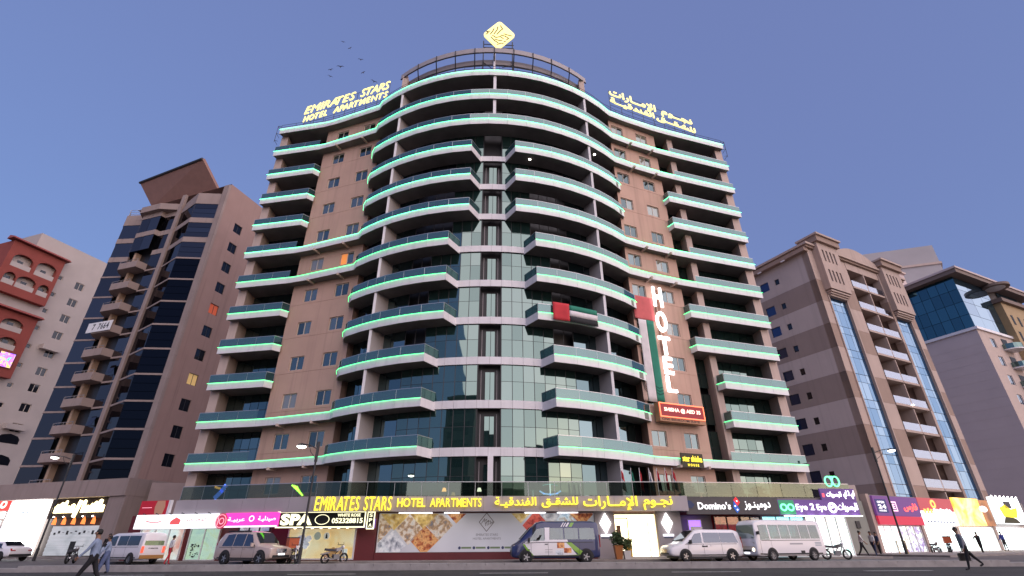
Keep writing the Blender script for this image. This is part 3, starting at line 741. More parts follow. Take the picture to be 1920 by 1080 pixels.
# --- shisha price sign
t = hsign('led_price_sign', 'red LED sign with orange border SHISHA @ AED 35', 15.5, 2.74 + .85, 0, A_R)
x_s = lambda u: (u - 15.5) / math.cos(A_R)
board(t, 'sign_box', x_s(13.1), x_s(17.75), 10.35, 11.95, mat('sign_box_tan', (.42, .22, .12), .6), .55, .5)
board(t, 'screen', x_s(13.2), x_s(17.65), 10.75, 11.85, emit('screen_red', (.30, .004, .01), .8, (.1, .01, .01)), .03, -.05)
frame(t, 'neon_border', x_s(13.15), x_s(17.7), 10.7, 11.92, .08, emit('neon_orange', (1., .20, .09), 2.2), -.08, .04)
text_part('text_line', t, 'SHISHA @ AED 35', x_s(13.6), x_s(17.3), 11.12, 11.55, emit('led_pink', (1., .55, .45), 2.2), .02, .02, 0, -.08)
text_part('text_line', t, 'ONE BEDROOM SUITE', x_s(13.3), x_s(17.1), 10.44, 10.64, mat('print_brown', (.06, .02, .02), .6), .012, .01, 0, -.051)
t = hsign('shop_board', 'dark board with yellow lit star shisha house lettering on a balcony edge', 15.65, 3.36 + .12, 0, A_R)
board(t, 'sign_board', -1.15, 1.15, 6.72, 7.86, mat('board_brown_black', (.035, .03, .012), .6), .1)
text_part('text_line', t, 'star shisha', -1.02, 1.02, 7.18, 7.68, E_yel, .03, .02, 0, -.1)
letters(t, 'HOUSE', -.55, .6, 6.82, 7.02, E_yel, .03, .02, y=-.1, gap=.4)

# ================================================================== shop signs along the left podium
A_C = math.atan2(-(10.35 - 7.35), 10.25)
LS = lambda u: 6.2 + (u + 26.8) * .2852
def lsign(name, label, u, off=.0, cat='sign'): return hsign(name, label, u, LS(u) + off, 0, A_C, cat)
k_c = 1 / math.cos(A_C)
E_boardw = emit('lightbox_white', (.92, .97, 1.), 1.25)
t = lsign('shop_sign', 'long white lit sign with red Arabic lettering', -22.3)
board(t, 'light_box', -3.2 * k_c, 3.1 * k_c, 2.25, 3.12, E_boardw, .2)
R_red = mat('sign_red', (.55, .03, .03), .5)
text_part('lettering', t, arabic('لوهنـكم'), .9, 2.35, 2.62, 2.88, R_red, .02, .0, 0, -.2)
stroke(t, 'printed_swash', [(-2.4, 2.72), (-2.0, 2.66), (-1.4, 2.66), (-1.2, 2.72)], .08, emit('print_pale_red', (.9, .25, .25), .6), -.2, .01)
plate(t, 'printed_emblem', [(-.45, 2.5), (.35, 2.5), (.4, 2.78), (.0, 2.95), (-.4, 2.72)], emit('print_red', (.8, .12, .12), .55), -.2, .012)
for k in range(6): MB().tube([(-2.6 + k * 1.05, -.2, 3.13), (-2.6 + k * 1.05, -.42, 3.2), (-2.6 + k * 1.05, -.42, 3.12)], .03, 5).build('sign_lamp', M_dark, t)
t = lsign('round_sign', 'round red illuminated shop sign with a ringed emblem', -18.85, .12)
MB().lathe([(.46, 0), (.46, .12), (.42, .14)], 28, (0, 0, 2.66), 'y').build('disc', emit('disc_red', (.55, .04, .09), .55), t)
ring(t, 'rim', 0, 2.66, .40, .40, .04, emit('rim_pink', (1, .45, .55), .9), -.14, .01); ring(t, 'glyph_ring', .05, 2.66, .2, .2, .05, emit('rim_pink', (1, .45, .55), .9), -.14, .01); stroke(t, 'glyph_bar', [(-.22, 2.45), (-.22, 2.86)], .05, emit('rim_pink', (1, .45, .55), .9), -.14, .01)
t = lsign('shop_sign', 'magenta lit sign with white Arabic lettering and a heart emblem', -16.65)
board(t, 'light_box', -1.95 * k_c, 1.88 * k_c, 2.27, 3.13, emit('lightbox_magenta', (.85, .05, .42), 1.1), .2)
board(t, 'lower_edge', -1.95 * k_c, 1.88 * k_c, 2.27, 2.36, E_boardw, .012, -.2)
text_part('lettering', t, arabic('صيدليـة'), .5, 1.8, 2.58, 2.92, E_soft, .02, .01, 0, -.2)
text_part('lettering', t, arabic('عربيـة'), -1.8, -.5, 2.56, 2.88, E_soft, .02, .01, 0, -.2)
ring(t, 'printed_emblem', 0, 2.78, .2, .18, .06, E_soft, -.2, .012)
A_S = math.atan2(-.45, 5.7)
t = hsign('spa_sign', 'black and cream lit SPA sign with white ring and telephone number', -12.05, 9.68, 0, A_S)
board(t, 'sign_box', -2.9, 2.9, 2.2, 3.16, mat('sign_black', (.012, .012, .008), .5), .22)
E_cream = emit('sign_cream', (1., .96, .62), 1.5)
frame(t, 'lit_border', -2.9, 2.9, 2.2, 3.16, .07, E_cream, -.22, .03)
letters(t, 'SPA', -2.62, -.55, 2.36, 3.02, E_cream, .04, .05, y=-.22, gap=.03)
ring(t, 'emblem_ring', .08, 2.68, .47, .3, .035, E_cream, -.22, .03)
text_part('text_line', t, 'WHITE ROSE', 1.05, 2.55, 2.84, 3.02, E_cream, .02, .02, 0, -.22)
text_part('text_line', t, '052328815', .72, 2.72, 2.46, 2.76, E_cream, .02, .025, 0, -.22)
t = hsign('blade_sign', 'small upright lit SPA sign beside the maroon wall', -8.86, 9.93, 0, 0)
board(t, 'sign_box', -.24, .24, 2.1, 3.15, E_cream, .12)
board(t, 'sign_face', -.18, .18, 2.18, 3.07, mat('sign_black', (.012, .012, .008), .5), .01, -.12)
for k, ch in enumerate('SPA'): text_part('letter', t, ch, -.1, .1, 2.82 - .29 * k, 3.02 - .29 * k, E_cream, .01, .02, 0, -.13)
t = hsign('wall_sign', 'red wall sign with a beige emblem panel above the white sign', -24.3, 6.98, 0, A_C)
board(t, 'sign_board', -1.2, 1.15, 3.14, 4.02, emit('board_red', (.40, .012, .025), .35), .15)
plate(t, 'emblem_panel', [(.15, 3.16), (.8, 3.16), (.9, 3.6), (.8, 4.0), (.15, 4.0), (.05, 3.6)][::1], emit('panel_tan', (.42, .22, .14), .3), -.15, .012)
stroke(t, 'printed_line', [(-1.0, 3.58), (-.2, 3.58)], .03, emit('rim_pink', (1, .45, .55), .9), -.15, .008)
board(t, 'side_edge', 1.15, 1.32, 3.12, 4.04, M_alu, .2)

# ================================================================== shop fronts (parts of the hotel)
E_shop = lambda n, c, s: emit('shop_light_' + n, c, s)
M_shopglass = clear_glass('shop_glass', (.85, .9, .88), (.8, .85, .85), .05)
gfp = lambda u, d=0.: (u, -(gf(u) + d))
def shopfront(par, name, p0, p1, z0, z1, back, fm=M_dark, n=2, fr=.06, glass=M_shopglass, dep=.5):
    """framed glass front; a lit interior panel stands behind the panes"""
    dx, dy = p1[0] - p0[0], p1[1] - p0[1]; L = math.hypot(dx, dy); a = math.atan2(dy, dx)
    mb = MB(); mb.box(0, L, -.05, .05, z0, z0 + fr).box(0, L, -.05, .05, z1 - fr, z1)
    for k in range(n + 1): x = fr / 2 + (L - fr) * k / n; mb.box(x - fr / 2, x + fr / 2, -.05, .05, z0 + fr, z1 - fr)
    o = mb.build(name, fm, par, (p0[0], p0[1], 0), a)
    MB().box(.05, L - .05, .08, .12, z0 + .02, z1 - .02).build('interior', back, o)
    for k in range(n):
        x0 = fr + (L - fr) * k / n; x1 = (L - fr) * (k + 1) / n
        ob('pane', unit_box(glass), o, ((x0 + x1) / 2, 0, (z0 + z1) / 2), 0, (x1 - x0, .014, z1 - z0 - 2 * fr))
    return o
d = shopfront(hotel, 'shop_door', gfp(-21.75, .12), gfp(-19.5, .12), GZ_PAV + .02, 2.3, photo_print('interior_mint', [(.55, .6, .25), (.6, .75, .62), (.45, .62, .58)], .8, .75), M_alu, 2)
for k in range(26):
    x, z = .25 + random.random() * .75, .5 + random.random() * .9; MB().box(x, x + .05 + .08 * random.random(), -.024, -.012, z, z + .05 + .05 * random.random()).build('printed_mark', M_dark, d)
shopfront(hotel, 'shop_window', gfp(-18.2, .12), gfp(-15.9, .12), GZ_PAV + .02, 2.45, photo_print('interior_blue', [(.05, .12, .5), (.5, .55, .75), (.9, .9, .95), (.35, .32, .4)], .9, .7), M_dark, 3)
shopfront(hotel, 'shop_window', gfp(-25.6, .12), gfp(-22.2, .12), GZ_PAV + .02, 2.3, photo_print('interior_pinkwhite', [(.85, .35, .3), (.95, .9, .88), (.8, .85, .9)], .9, .8), M_alu, 3)
o = shopfront(hotel, 'spa_window', gfp(-14.55, .12), gfp(-9.85, .12), GZ_PAV + .05, 2.25, photo_print('poster_spa', [(.80, .42, .12), (.93, .62, .28), (.95, .80, .55), (.85, .45, .2)], .55, .75, dist=.4), M_alu, 1, .08)
for (x, z, r, c) in ((1.0, 1.55, .33, (.72, .68, .85)), (1.3, 1.25, .3, (.85, .82, .95)), (.8, 1.3, .26, (.8, .7, .75)), (1.5, 1.6, .22, (.9, .85, .95)), (3.3, .8, .32, (.55, .28, .12)), (3.9, .75, .28, (.75, .42, .22)), (2.9, .65, .22, (.6, .3, .18))):
    for k in range(5):
        a = k * 1.257; plate(o, 'printed_petal', ring_pts(x + .5 * r * math.cos(a), z + .5 * r * math.sin(a), r * .55, r * .42, 12), emit('petal_%d%d' % (int(x * 10), k), tuple(v * (.82 + .07 * k) for v in c), .5), .05, .008 + .002 * k)
for (x, z, r, c) in ((2.1, 1.75, .24, (.45, .47, .42)), (2.75, 1.75, .22, (.9, .8, .7))): plate(o, 'printed_circle', ring_pts(x, z, r, r, 20), emit('printcircle_%d' % int(x * 10), c, .5), .045, .006)
plate(o, 'printed_figure', [(2.68, 1.6), (2.84, 1.6), (2.8, 1.8), (2.74, 1.95), (2.69, 1.8)], M_dark, .036, .006)
board(o, 'printed_notice', 4.0, 4.35, .55, 1.0, emit('notice', (.8, .78, .76), .6), .01, .04)
for k in range(7): MB().box(.4 + k * .62, .52 + k * .62, -.1, .04, 2.19, 2.25).build('down_light', emit('downlight', (1., .86, .55), 6.), o)
# maroon wall piece and plinth with the big graphic
MB().prism(L2([(-9.98, 9.12), (-8.62, 9.12), (-8.62, 8.6), (-9.98, 8.6)]), GZ_PAV, ZC0 + .04).build('maroon_pier', M_maroon, hotel)
board_v = MB().box(-9.9, -8.7, -9.16, -9.13, 2.2, 2.75).build('violet_panel', emit('violet_panel', (.22, .10, .55), .5), hotel)
MB().box(-8.6, 6.1, -9.1, -8.72, GZ_PAV, .74).build('plinth', M_maroon, hotel)
gr = MB().box(-8.55, 5.95, -8.86, -8.72, .76, 3.08).build('window_graphic', photo_print('graphic_white', [(.42, .43, .48), (.55, .56, .60), (.66, .66, .70)], .18, .22, .35, .3), hotel)
GP = {'room': [(.55, .52, .48), (.75, .68, .58), (.45, .28, .14), (.2, .2, .22)], 'food': [(.10, .02, .015), (.45, .12, .04), (.75, .42, .16), (.3, .08, .05)], 'gold': [(.35, .2, .06), (.7, .5, .15), (.85, .75, .5)], 'bed': [(.15, .17, .22), (.6, .62, .66), (.85, .85, .85)], 'red': [(.25, .02, .02), (.6, .10, .07), (.5, .08, .06)], 'pool': [(.25, .38, .5), (.6, .7, .75), (.35, .25, .15)]}
def tile(cx, cz, rx, rz, k, clip=None):
    pts = diamond(cx, cz, rx, rz)
    zt, zb = 3.06, .78
    def cut(P, val, up):
        out = []
        for i in range(len(P)):
            a, b = P[i - 1], P[i]; ia, ib = (a[1] <= val) == up, (b[1] <= val) == up
            if ia != ib: out.append(lerp(a, b, (val - a[1]) / (b[1] - a[1])))
            if ib: out.append(b)
        return out
    pts = cut(cut(pts, zt, True), zb, False)
    def cutx(P, val, left):
        out = []
        for i in range(len(P)):
            a, b = P[i - 1], P[i]; ia, ib = (a[0] <= val) == left, (b[0] <= val) == left
            if ia != ib: out.append(lerp(a, b, (val - a[0]) / (b[0] - a[0])))
            if ib: out.append(b)
        return out
    pts = cutx(cutx(pts, 5.9, True), -8.5, False)
    if len(pts) > 2: plate(gr, 'picture_tile', pts, photo_print('graphic_' + k, GP[k], 3.2, .25, .4, .15), -8.86, .012)
for a in ((-7.5, 3.0, .95, .95, 'gold'), (-8.5, 2.2, .9, .9, 'room'), (-6.5, 2.1, .92, .92, 'room'), (-7.55, 1.15, .9, .9, 'bed'), (-5.55, 3.02, .95, .93, 'gold'), (-4.5, 2.35, .9, .9, 'room'), (-5.45, 1.45, .95, .88, 'food'), (-3.4, 3.15, .75, .7, 'food'), (-8.5, .85, .9, .8, 'bed'), (.95, 3.2, .78, .75, 'gold'), (1.98, 2.32, .92, .93, 'red'), (3.0, 3.15, .9, .8, 'bed'), (4.05, 2.4, .95, .9, 'pool'), (5.1, 3.1, .95, .85, 'food'), (3.0, 1.45, .85, .8, 'gold'), (5.2, 1.5, .95, .9, 'pool')): tile(*a)
stroke(gr, 'printed_emblem', diamond(-1.36, 2.53, .5, .56) + [(-1.86, 2.53)], .04, mat('print_grey_brown', (.16, .13, .12), .6), -8.865, .006)
for k in range(5):
    stroke(gr, 'printed_emblem', [(-1.7 + .14 * k, 2.45 + .12 * (k % 2)), (-1.5 + .14 * k, 2.75 - .05 * k), (-1.42 + .1 * k, 2.3 + .03 * k)], .03, mat('print_grey_brown', (.16, .13, .12), .6), -8.865, .006)
text_part('printed_text', gr, 'EMIRATES STARS', -2.05, -.6, 1.70, 1.84, mat('print_grey', (.25, .24, .26), .6), .006, 0, 0, -8.865)
text_part('printed_text', gr, 'HOTEL APARTMENTS', -2.25, -.4, 1.48, 1.60, mat('print_grey', (.25, .24, .26), .6), .006, 0, 0, -8.865)
for k in range(4):
    board(gr, 'printed_bar', -3.0 + k * .95, -2.35 + k * .95, .95, 1.06, mat('print_green_grey', (.22, .32, .16), .6), .006, -8.86)
    plate(gr, 'printed_dot', ring_pts(-3.12 + k * .95, 1.0, .09, .09, 12), mat('print_navy', (.05, .07, .16), .6), -8.86, .006)
for (x0, x1) in ((-7.2, -5.0), (-4.2, -3.2), (1.2, 2.6), (3.4, 4.8)):
    MB().box(x0, x1, -9.35, -9.2, 3.06, 3.095).build('canopy_light', emit('canopy_light', (.95, .95, 1.), 5.), hotel)
# entrance: clad piers, lit lobby, diamonds
for (x0, x1) in ((5.98, 7.25), (10.25, 11.9)): MB().box(x0, x1, -9.1, -8.5, GZ_PAV, ZC0 + .04).build('entrance_pier', M_alug, hotel)
lob = MB(); lob.box(7.25, 10.25, -8.75, -8.70, GZ_PAV, 3.1).build('lobby_wall', emit('lobby_light', (1., .88, .62), 4.0), hotel)
en = MB()
en.box(7.25, 7.35, -9.0, -8.8, GZ_PAV, 3.1).box(10.15, 10.25, -9.0, -8.8, GZ_PAV, 3.1).box(7.35, 10.15, -9.0, -8.8, 2.95, 3.1)
en = en.build('entrance_frame', mat('frame_cream', (.7, .62, .45), .5), hotel)
dr = MB().box(8.2, 8.26, -8.95, -8.85, .42, 2.75).box(7.4, 8.26, -8.95, -8.85, 2.7, 2.78).box(9.6, 9.64, -8.95, -8.85, .42, 2.75).build('door_leaf', mat('brass', (.55, .42, .2), .35, metal=.7), en)
ob('pane', unit_box(M_shopglass), dr, (8.9, -8.9, 1.6), 0, (1.3, .012, 2.2))
MB().box(7.2, 10.4, -9.9, -9.0, GZ_PAV, .44).build('entrance_step', mat('marble_pale', (.6, .56, .5), .3), hotel)
MB().box(7.45, 7.7, -9.05, -8.8, .44, 2.3).build('wood_panel', mat('wood_brown', (.2, .09, .04), .5), hotel)
for u in (6.66, 10.9):
    t = hsign('wall_lantern', 'white lit diamond emblem lantern on the pier ' + ('left of the entrance' if u < 8 else 'right of the entrance'), u, 9.12, 0)
    plate(t, 'diamond_box', diamond(0, 2.42, .38, .63), emit('diamond_white', (1., .98, .95), 3.2), 0, .1)
    board(t, 'name_plate', -.36, .36, 1.62, 1.74, emit('plate_white', (.9, .93, 1.), 1.8), .05)
    stroke(t, 'plate_text', [(-.3, 1.54), (.3, 1.54)], .06, mat('print_navy', (.05, .07, .16), .6), 0, .02)
# right shops
t = hsign('shop_sign', "dark grey board with white Domino's lettering in Latin and Arabic", 15.4, 9.62, 0, RAD(3.6))
board(t, 'sign_board', -3.3, 3.4, 2.92, 4.0, mat('board_charcoal', (.075, .07, .072), .55), .14)
E_let = emit('letter_white', (1., 1., 1.), .95)
letters(t, "Domino's", -2.5, -.15, 3.22, 3.66, E_let, .05, .02, y=-.14, gap=.07)
text_part('word', t, arabic('دومينـوز'), .85, 2.75, 3.18, 3.74, E_let, .05, .015, 0, -.14)
c_, r_ = (.35, 3.46), .0
LG = lambda pts: [(c_[0] + .74 * x - .30 * z, c_[1] + .30 * x + .95 * z) for x, z in pts]
plate(t, 'logo_red', LG([(-.02, -.02), (.34, .1), (.2, .52), (-.14, .4)]), emit('logo_red', (.75, .02, .03), .8), -.14, .03)
plate(t, 'logo_blue', LG([(.0, -.04), (-.12, .38), (-.42, .02), (-.3, -.4), (.05, -.28)]), emit('logo_blue', (.02, .10, .42), .8), -.14, .03)
for x, z in ((.12, .26), (-.16, -.22), (-.22, .04)): plate(t, 'logo_dot', ring_pts(*LG([(x, z)])[0], .055, .055, 12), E_let, -.17, .01)
plate(t, 'logo_blue', [(-3.25, 3.35), (-2.95, 3.28), (-2.7, 3.5), (-2.95, 3.75), (-3.2, 3.8)], mat('logo_navy', (.02, .04, .12), .5), -.14, .02)
MB().prism(L2([(12.02, 8.02), (14.6, 7.82), (14.6, 7.72), (12.02, 7.92)]), GZ_PAV, 2.95).build('shop_panel', mat('shop_grey', (.22, .21, .21), .6), hotel)
shopfront(hotel, 'shop_window', (14.65, -8.05), (16.6, -7.88), GZ_PAV, 2.9, photo_print('interior_red', [(.12, .004, .008), (.4, .02, .03), (.2, .01, .015)], 1.2, .6), M_dark, 2)
shopfront(hotel, 'shop_window', (16.65, -7.88), (18.2, -7.74), GZ_PAV, 2.9, photo_print('interior_plum', [(.05, .01, .03), (.10, .03, .06), (.12, .1, .14)], 1.2, .5), M_dark, 2)
shopfront(hotel, 'shop_window', (18.3, -7.74), (21.6, -7.45), GZ_PAV, 2.9, emit('shop_cyan', (.30, .85, 1.), 1.7), M_alu, 3)
shopfront(hotel, 'shop_window', (21.65, -7.45), (24.95, -7.15), GZ_PAV, 2.9, photo_print('interior_bright', [(.6, .95, .9), (1., 1., 1.), (.95, .98, 1.), (1., .75, .75)], .8, 1.9), M_alu, 4)
t = hsign('menu_screen', 'small violet lit screen box in the recess by the entrance', 13.1, 8.3, 0, RAD(3.6), 'screen')
board(t, 'screen', -.45, .45, 2.0, 2.62, emit('screen_violet', (.38, .18, .9), 1.6), .1); frame(t, 'bezel', -.5, .5, 1.95, 2.67, .06, M_alu, -.08, .05)
t = hsign('shop_sign', 'purple board with white Eye 2 Eye lettering and green glasses emblem', 21.9, 8.98, 0, RAD(7.8))
E_purple = emit('board_purple', (.10, .045, .20), .55)
board(t, 'sign_board', -3.2, 3.2, 2.88, 3.86, E_purple, .14)
board(t, 'emblem_field', -3.15, -1.95, 2.92, 3.82, emit('field_green', (.02, .20, .10), .8), .02, -.14)
E_neong = emit('neon_green', (.15, 1., .38), 2.2)
for x in (-2.83, -2.28): ring(t, 'glasses_rim', x, 3.36, .27, .24, .10, E_neong, -.16, .04)
E_big = emit('letter_bright', (1., .98, 1.), 1.9)
letters(t, 'Eye', -1.85, -.98, 3.2, 3.58, E_big, .05, .012, y=-.14, gap=.08); letters(t, '2', -.72, -.42, 3.2, 3.62, E_big, .05, .012, y=-.14); letters(t, 'Eye', -.2, .55, 3.2, 3.58, E_big, .05, .012, y=-.14, gap=.08)
ring(t, 'emblem_ring', 1.05, 3.36, .34, .34, .12, E_big, -.14, .05); stroke(t, 'emblem_bar', [(.85, 3.36), (1.3, 3.45)], .14, E_big, -.14, .05)
text_part('word', t, arabic('للبصريات'), 1.5, 3.1, 3.08, 3.68, E_big, .05, .004, 0, -.14)
for k in range(7): MB().box(-2.9 + k * .9, -2.3 + k * .9, -.4, -.1, 2.80, 2.85).build('under_light', emit('under_light', (1, 1, 1), 4.0), t)
t = hsign('shop_sign', 'smaller purple board with white Arabic lettering above the glasses shop', 23.75, 8.66, 0, RAD(7.8))
board(t, 'sign_board', -1.4, 1.42, 3.88, 4.62, E_purple, .12)
text_part('word', t, arabic('للبصريات'), -.95, .25, 4.0, 4.42, E_big, .05, .004, 0, -.12)
text_part('word', t, arabic('اي 2 اي'), .45, 1.35, 3.95, 4.52, E_big, .05, .004, 0, -.12)
plate(t, 'red_mark', [(-1.3, 4.05), (-1.12, 4.05), (-1.12, 4.3), (-1.3, 4.3)], emit('mark_red', (.9, .1, .15), 1.), -.12, .02)
t = hsign('neon_emblem', 'green neon pair of glasses rising above the purple sign boards', 23.85, 8.4, 5.15)
for x in (-.27, .27): ring(t, 'glasses_rim', x, 0, .30, .38, .09, E_neong, 0, .06)
stroke(t, 'bridge', [(-.1, .32), (.1, .32)], .1, E_neong, 0, .06)
MB().tube([(0, .1, -.6), (0, .1, .35)], .03, 6).build('stand', M_dark, t)
# ================================================================== neighbouring buildings
M_lt_side = mat('tower_side_brown', (.34, .225, .195), .85, var=.06, vscale=.4, bump=.1, streak=.2)
M_lt_cream = mat('tower_cream', (.32, .25, .225), .85, var=.08, vscale=.5, streak=.2)
M_lt_blue = [mirror_glass('tower_blue_glass_%d' % i, t, b, f, .02, .04) for i, (t, b, f) in enumerate([((.24, .225, .235), (.006, .006, .008), .55), ((.20, .185, .195), (.007, .007, .009), .5)])]
M_lt_dark_refl = mirror_glass('tower_glass_dark_reflection', (.05, .06, .08), (.003, .003, .004), .3, .02)  # bay glass facing right; the dark it reflects is put into its colour
M_swin = mirror_glass('dark_window', (.20, .22, .25), (.006, .006, .007), .2, .03)

# --- dark glass tower on the left
lt = thing('glass_tower', 'brown apartment tower with dark zigzag glass bays and a tilted roof panel', 'building', (-43, 60, 0), RAD(-17.5))
LTOP, LS_ = 50.6, 3.4
lev = [41.0 - LS_ * k for k in range(-2, 10)]           # top edges of the floor bands
wz = [44.3 - 3.38 * k for k in range(11)]
p0, p1 = (0, 0), (0, 16)
sw = wall_open(MB(), p0, p1, 0, LTOP, [(3.2 - .72, 3.2 + .72, z - .75, z + .75) for z in wz], .15)
sw.poly([(0, 0, LTOP), (0, 16, LTOP), (-20, 16, LTOP), (-20, .6, LTOP)])
sw = sw.build('side_wall', M_lt_side, lt)
for k, z in enumerate(wz):
    g = {4: emit('window_dim_orange', (.6, .10, .03), .22), 7: emit('window_dim_yellow', (.75, .5, .18), .30)}.get(k, M_swin)
    window(lt, p0, p1, 3.2, z, 1.44, 1.5, M_dark, [g, g], .1, 2, .05)
for k in range(14):
    MB().prism([(-.95, -.32), (.06, -.32), (.06, .04), (-.95, .04)], 7.6 + 3.05 * k, 7.6 + 3.05 * k + 3.03).build('corner_pilaster', M_lt_cream, lt)
for k in range(13):
    MB().prism([(-9.3, -.3), (-8.6, -.3), (-8.6, .1), (-9.3, .1)], 7.6 + 3.3 * k, 7.6 + 3.3 * k + 3.28).build('pilaster', M_lt_cream, lt)
BAY = [(-8.6, 0.), (-4.3, -1.35), (-.95, 0.)]
BL = [(-12.0, .1), (-9.3, .1)]
LG_ = [(-22.6, 1.2), (-20.2, -.35), (-17.2, .4)]
MB().prism([(-22.6, 1.5), (-17, .8), (-8.6, .25), (-4.3, -1.1), (-.95, .25), (-.5, .25), (-.5, 15.9), (-22.6, 15.9)], 0, 47.0).build('tower_core', M_black, lt)
for k, z in enumerate(lev):
    zn = z - LS_
    bh = .85 if k < 3 else .24
    for line_, nm in ((BAY, 'bay'), (BL, 'flat'), (LG_, 'left')):
        o = strip(MB(), offset(line_, .06), z - bh, z, .3).build('floor_band', M_lt_cream, lt)
    if zn < 6: continue
    za, zb = zn + .0, z - bh
    for (a, b, n, ms) in ((BAY[0], BAY[1], 2, M_lt_blue), (BL[0], BL[1], 1, M_lt_blue), (LG_[0], LG_[1], 1, M_lt_blue), (LG_[1], LG_[2], 1, M_lt_blue)):
        for q in range(n): panel('glass_pane', lt, lerp(a, b, q / n), lerp(a, b, (q + 1) / n), za, zb, .03, random.choice(ms), .05, .006)
    for q in range(3):
        h = (zb - za) / 3; panel('glass_pane', lt, BAY[1], BAY[2], za + h * q, za + h * (q + 1), .03, M_lt_dark_refl if k > 2 else random.choice(M_lt_blue), .05, .004)
    if k in (7, 9): ob('open_sash', unit_box(random.choice(M_lt_blue)), lt, (-10.6, -.25, z - 1.9), 0, (.9, .03, 1.2)).rotation_euler = (-.3, 0, 0)
    # balcony column
    if 2 <= k <= 11:
        MB().prism([(-17.2, .7), (-16.9, -.2), (-15.9, -1.2), (-12.3, -1.2), (-12.0, .7)], z - LS_ - .0, z - LS_ + 1.05).build('balcony', M_lt_cream, lt)
        MB().prism([(-16.6, .9), (-15.2, -.2), (-14.9, -.1), (-14.9, .9)], z - LS_ + 1.15, z).build('balcony_wall', mat('balcony_tan', (.42, .30, .22), .85, var=.06), lt)
        ob('balcony_door', unit_box(M_swin), lt, (-13.3, .75, z - 1.2), 0, (1.9, .05, 2.0))
        hr = MB(); hr.tube([(-17.0, -.2, z - LS_ + 1.35), (-15.9, -1.15, z - LS_ + 1.35), (-12.3, -1.15, z - LS_ + 1.35)], .04, 5)
        for x in (-15.9, -14.1, -12.4): hr.tube([(x, -1.15, z - LS_ + 1.0), (x, -1.15, z - LS_ + 1.35)], .03, 5)
        hr.build('balcony_rail', mat('rail_grey', (.3, .28, .28), .5), lt)
    elif k < 2:
        strip(MB(), offset([(-17.2, .4), (-15.9, -.6), (-12.0, -.6), (-11.9, .1)], .05), z - .85, z, .3).build('floor_band', M_lt_cream, lt)
        for a, b in (((-17.2, .4), (-15.9, -.6)), ((-15.9, -.6), (-14, -.6)), ((-14, -.6), (-12.0, -.6))): panel('glass_pane', lt, a, b, za, zb, .03, random.choice(M_lt_blue), .05, .006)
        if k == 0: pass
MB().prism([(-22.7, 1.2), (-20.2, -.4), (-17.2, .3), (-15.9, -1.3), (-12, -1.3), (-9, 0), (-8.6, .1), (-4.3, -1.4), (-.9, -.05), (-.02, 0), (-.02, 8), (-22.7, 8)], 47.8, 48.9).build('parapet', M_lt_cream, lt)
rw = MB(); A4 = [(-60.0, 61.4, 52.4), (-50.6, 61.4, 57.3), (-49.4, 66, 55.0), (-60.9, 66, 52.0)]
def w2l(o, p):
    c, s = math.cos(-o.rotation_euler.z), math.sin(-o.rotation_euler.z); x, y = p[0] - o.location.x, p[1] - o.location.y
    return (x * c - y * s, x * s + y * c, p[2] - o.location.z)
A4 = [w2l(lt, q) for q in ((-62.6, 65.6, 55.6), (-49.2, 60.3, 56.0), (-46.6, 62.6, 51.3), (-59.8, 66.6, 51.3))]
rw.hexa([(a, b, c) for a, b, c in A4], [(a, b + .35, c + .35) for a, b, c in A4]); rw.build('roof_panel', mat('roof_panel_brown', (.27, .15, .12), .7, var=.08), lt)
MB().tube([A4[0], A4[1]], .22, 8).build('roof_panel_edge', M_dark, lt)
mb = MB(); mb.box(-12.5, -7.5, 2.6, 7, 48.9, 51.0); mb.build('roof_room', mat('room_blue_grey', (.12, .13, .17), .6), lt)
rl_ = MB()
for z in (49.3, 49.7, 50.1): rl_.tube([(-22.3, 1.2, z), (-20.2, -.2, z), (-17.2, .6, z), (-14.5, 0, z)], .04, 5)
for x, y in ((-22.3, 1.2), (-20.2, -.2), (-17.2, .6), (-14.5, 0)): rl_.tube([(x, y, 48.8), (x, y, 50.1)], .04, 5)
rl_.build('roof_railing', mat('rail_pale', (.5, .5, .52), .5), lt)
for zz, nn in ((44.2, 0), (7.9, 0)): pass
# podium of that tower
podm = MB(); podm.prism([(-24, -3.9), (4.2, -3.9), (4.9, 6), (-24, 6)], 5.9, 7.6); podm.build('podium_band', M_lt_cream, lt)
MB().prism([(-24, -2.6), (3.9, -2.6), (3.9, 5.9), (-24, 5.9)], .2, 5.92).build('podium_wall', mat('podium_dark', (.10, .075, .065), .8), lt)
MB().prism([(1.9, -3.7), (4.2, -3.7), (4.8, 5.9), (1.9, 5.9)], .3, 5.9).build('podium_pier', M_lt_cream, lt)
MB().prism([(4.9, -1.8), (13.5, 2.6), (13.5, 9.0), (4.9, 6)], .3, 7.3).build('annex_wall', mat('annex_mauve', (.34, .26, .24), .85, var=.06), lt)
mb = MB(); mb.box(7.2, 8.6, 1.2, 2.4, 7.3, 7.75); mb.build('roof_unit', M_alug, lt); MB().box(9.6, 10.6, 1.8, 3.0, 7.3, 8.4).build('roof_unit', M_alug, lt)
# telephone number banner
P_w = lambda o, p: (o.location.x + p[0] * math.cos(o.rotation_euler.z) - p[1] * math.sin(o.rotation_euler.z), o.location.y + p[0] * math.sin(o.rotation_euler.z) + p[1] * math.cos(o.rotation_euler.z), p[2] + o.location.z)
t = thing('number_banner', 'white banner with black number 7 7664 on a balcony of the glass tower', 'banner', P_w(lt, (-14.1, -1.3, 0)), RAD(-17.5))
board(t, 'banner_sheet', -2.7, 1.9, 27.55, 29.0, mat('banner_white', (.75, .75, .75), .7), .05)
letters(t, '7', -1.7, -1.2, 27.85, 28.75, M_dark, .012, .02, y=-.05); letters(t, '7664', -.6, 1.4, 27.85, 28.75, M_dark, .012, .02, y=-.05)

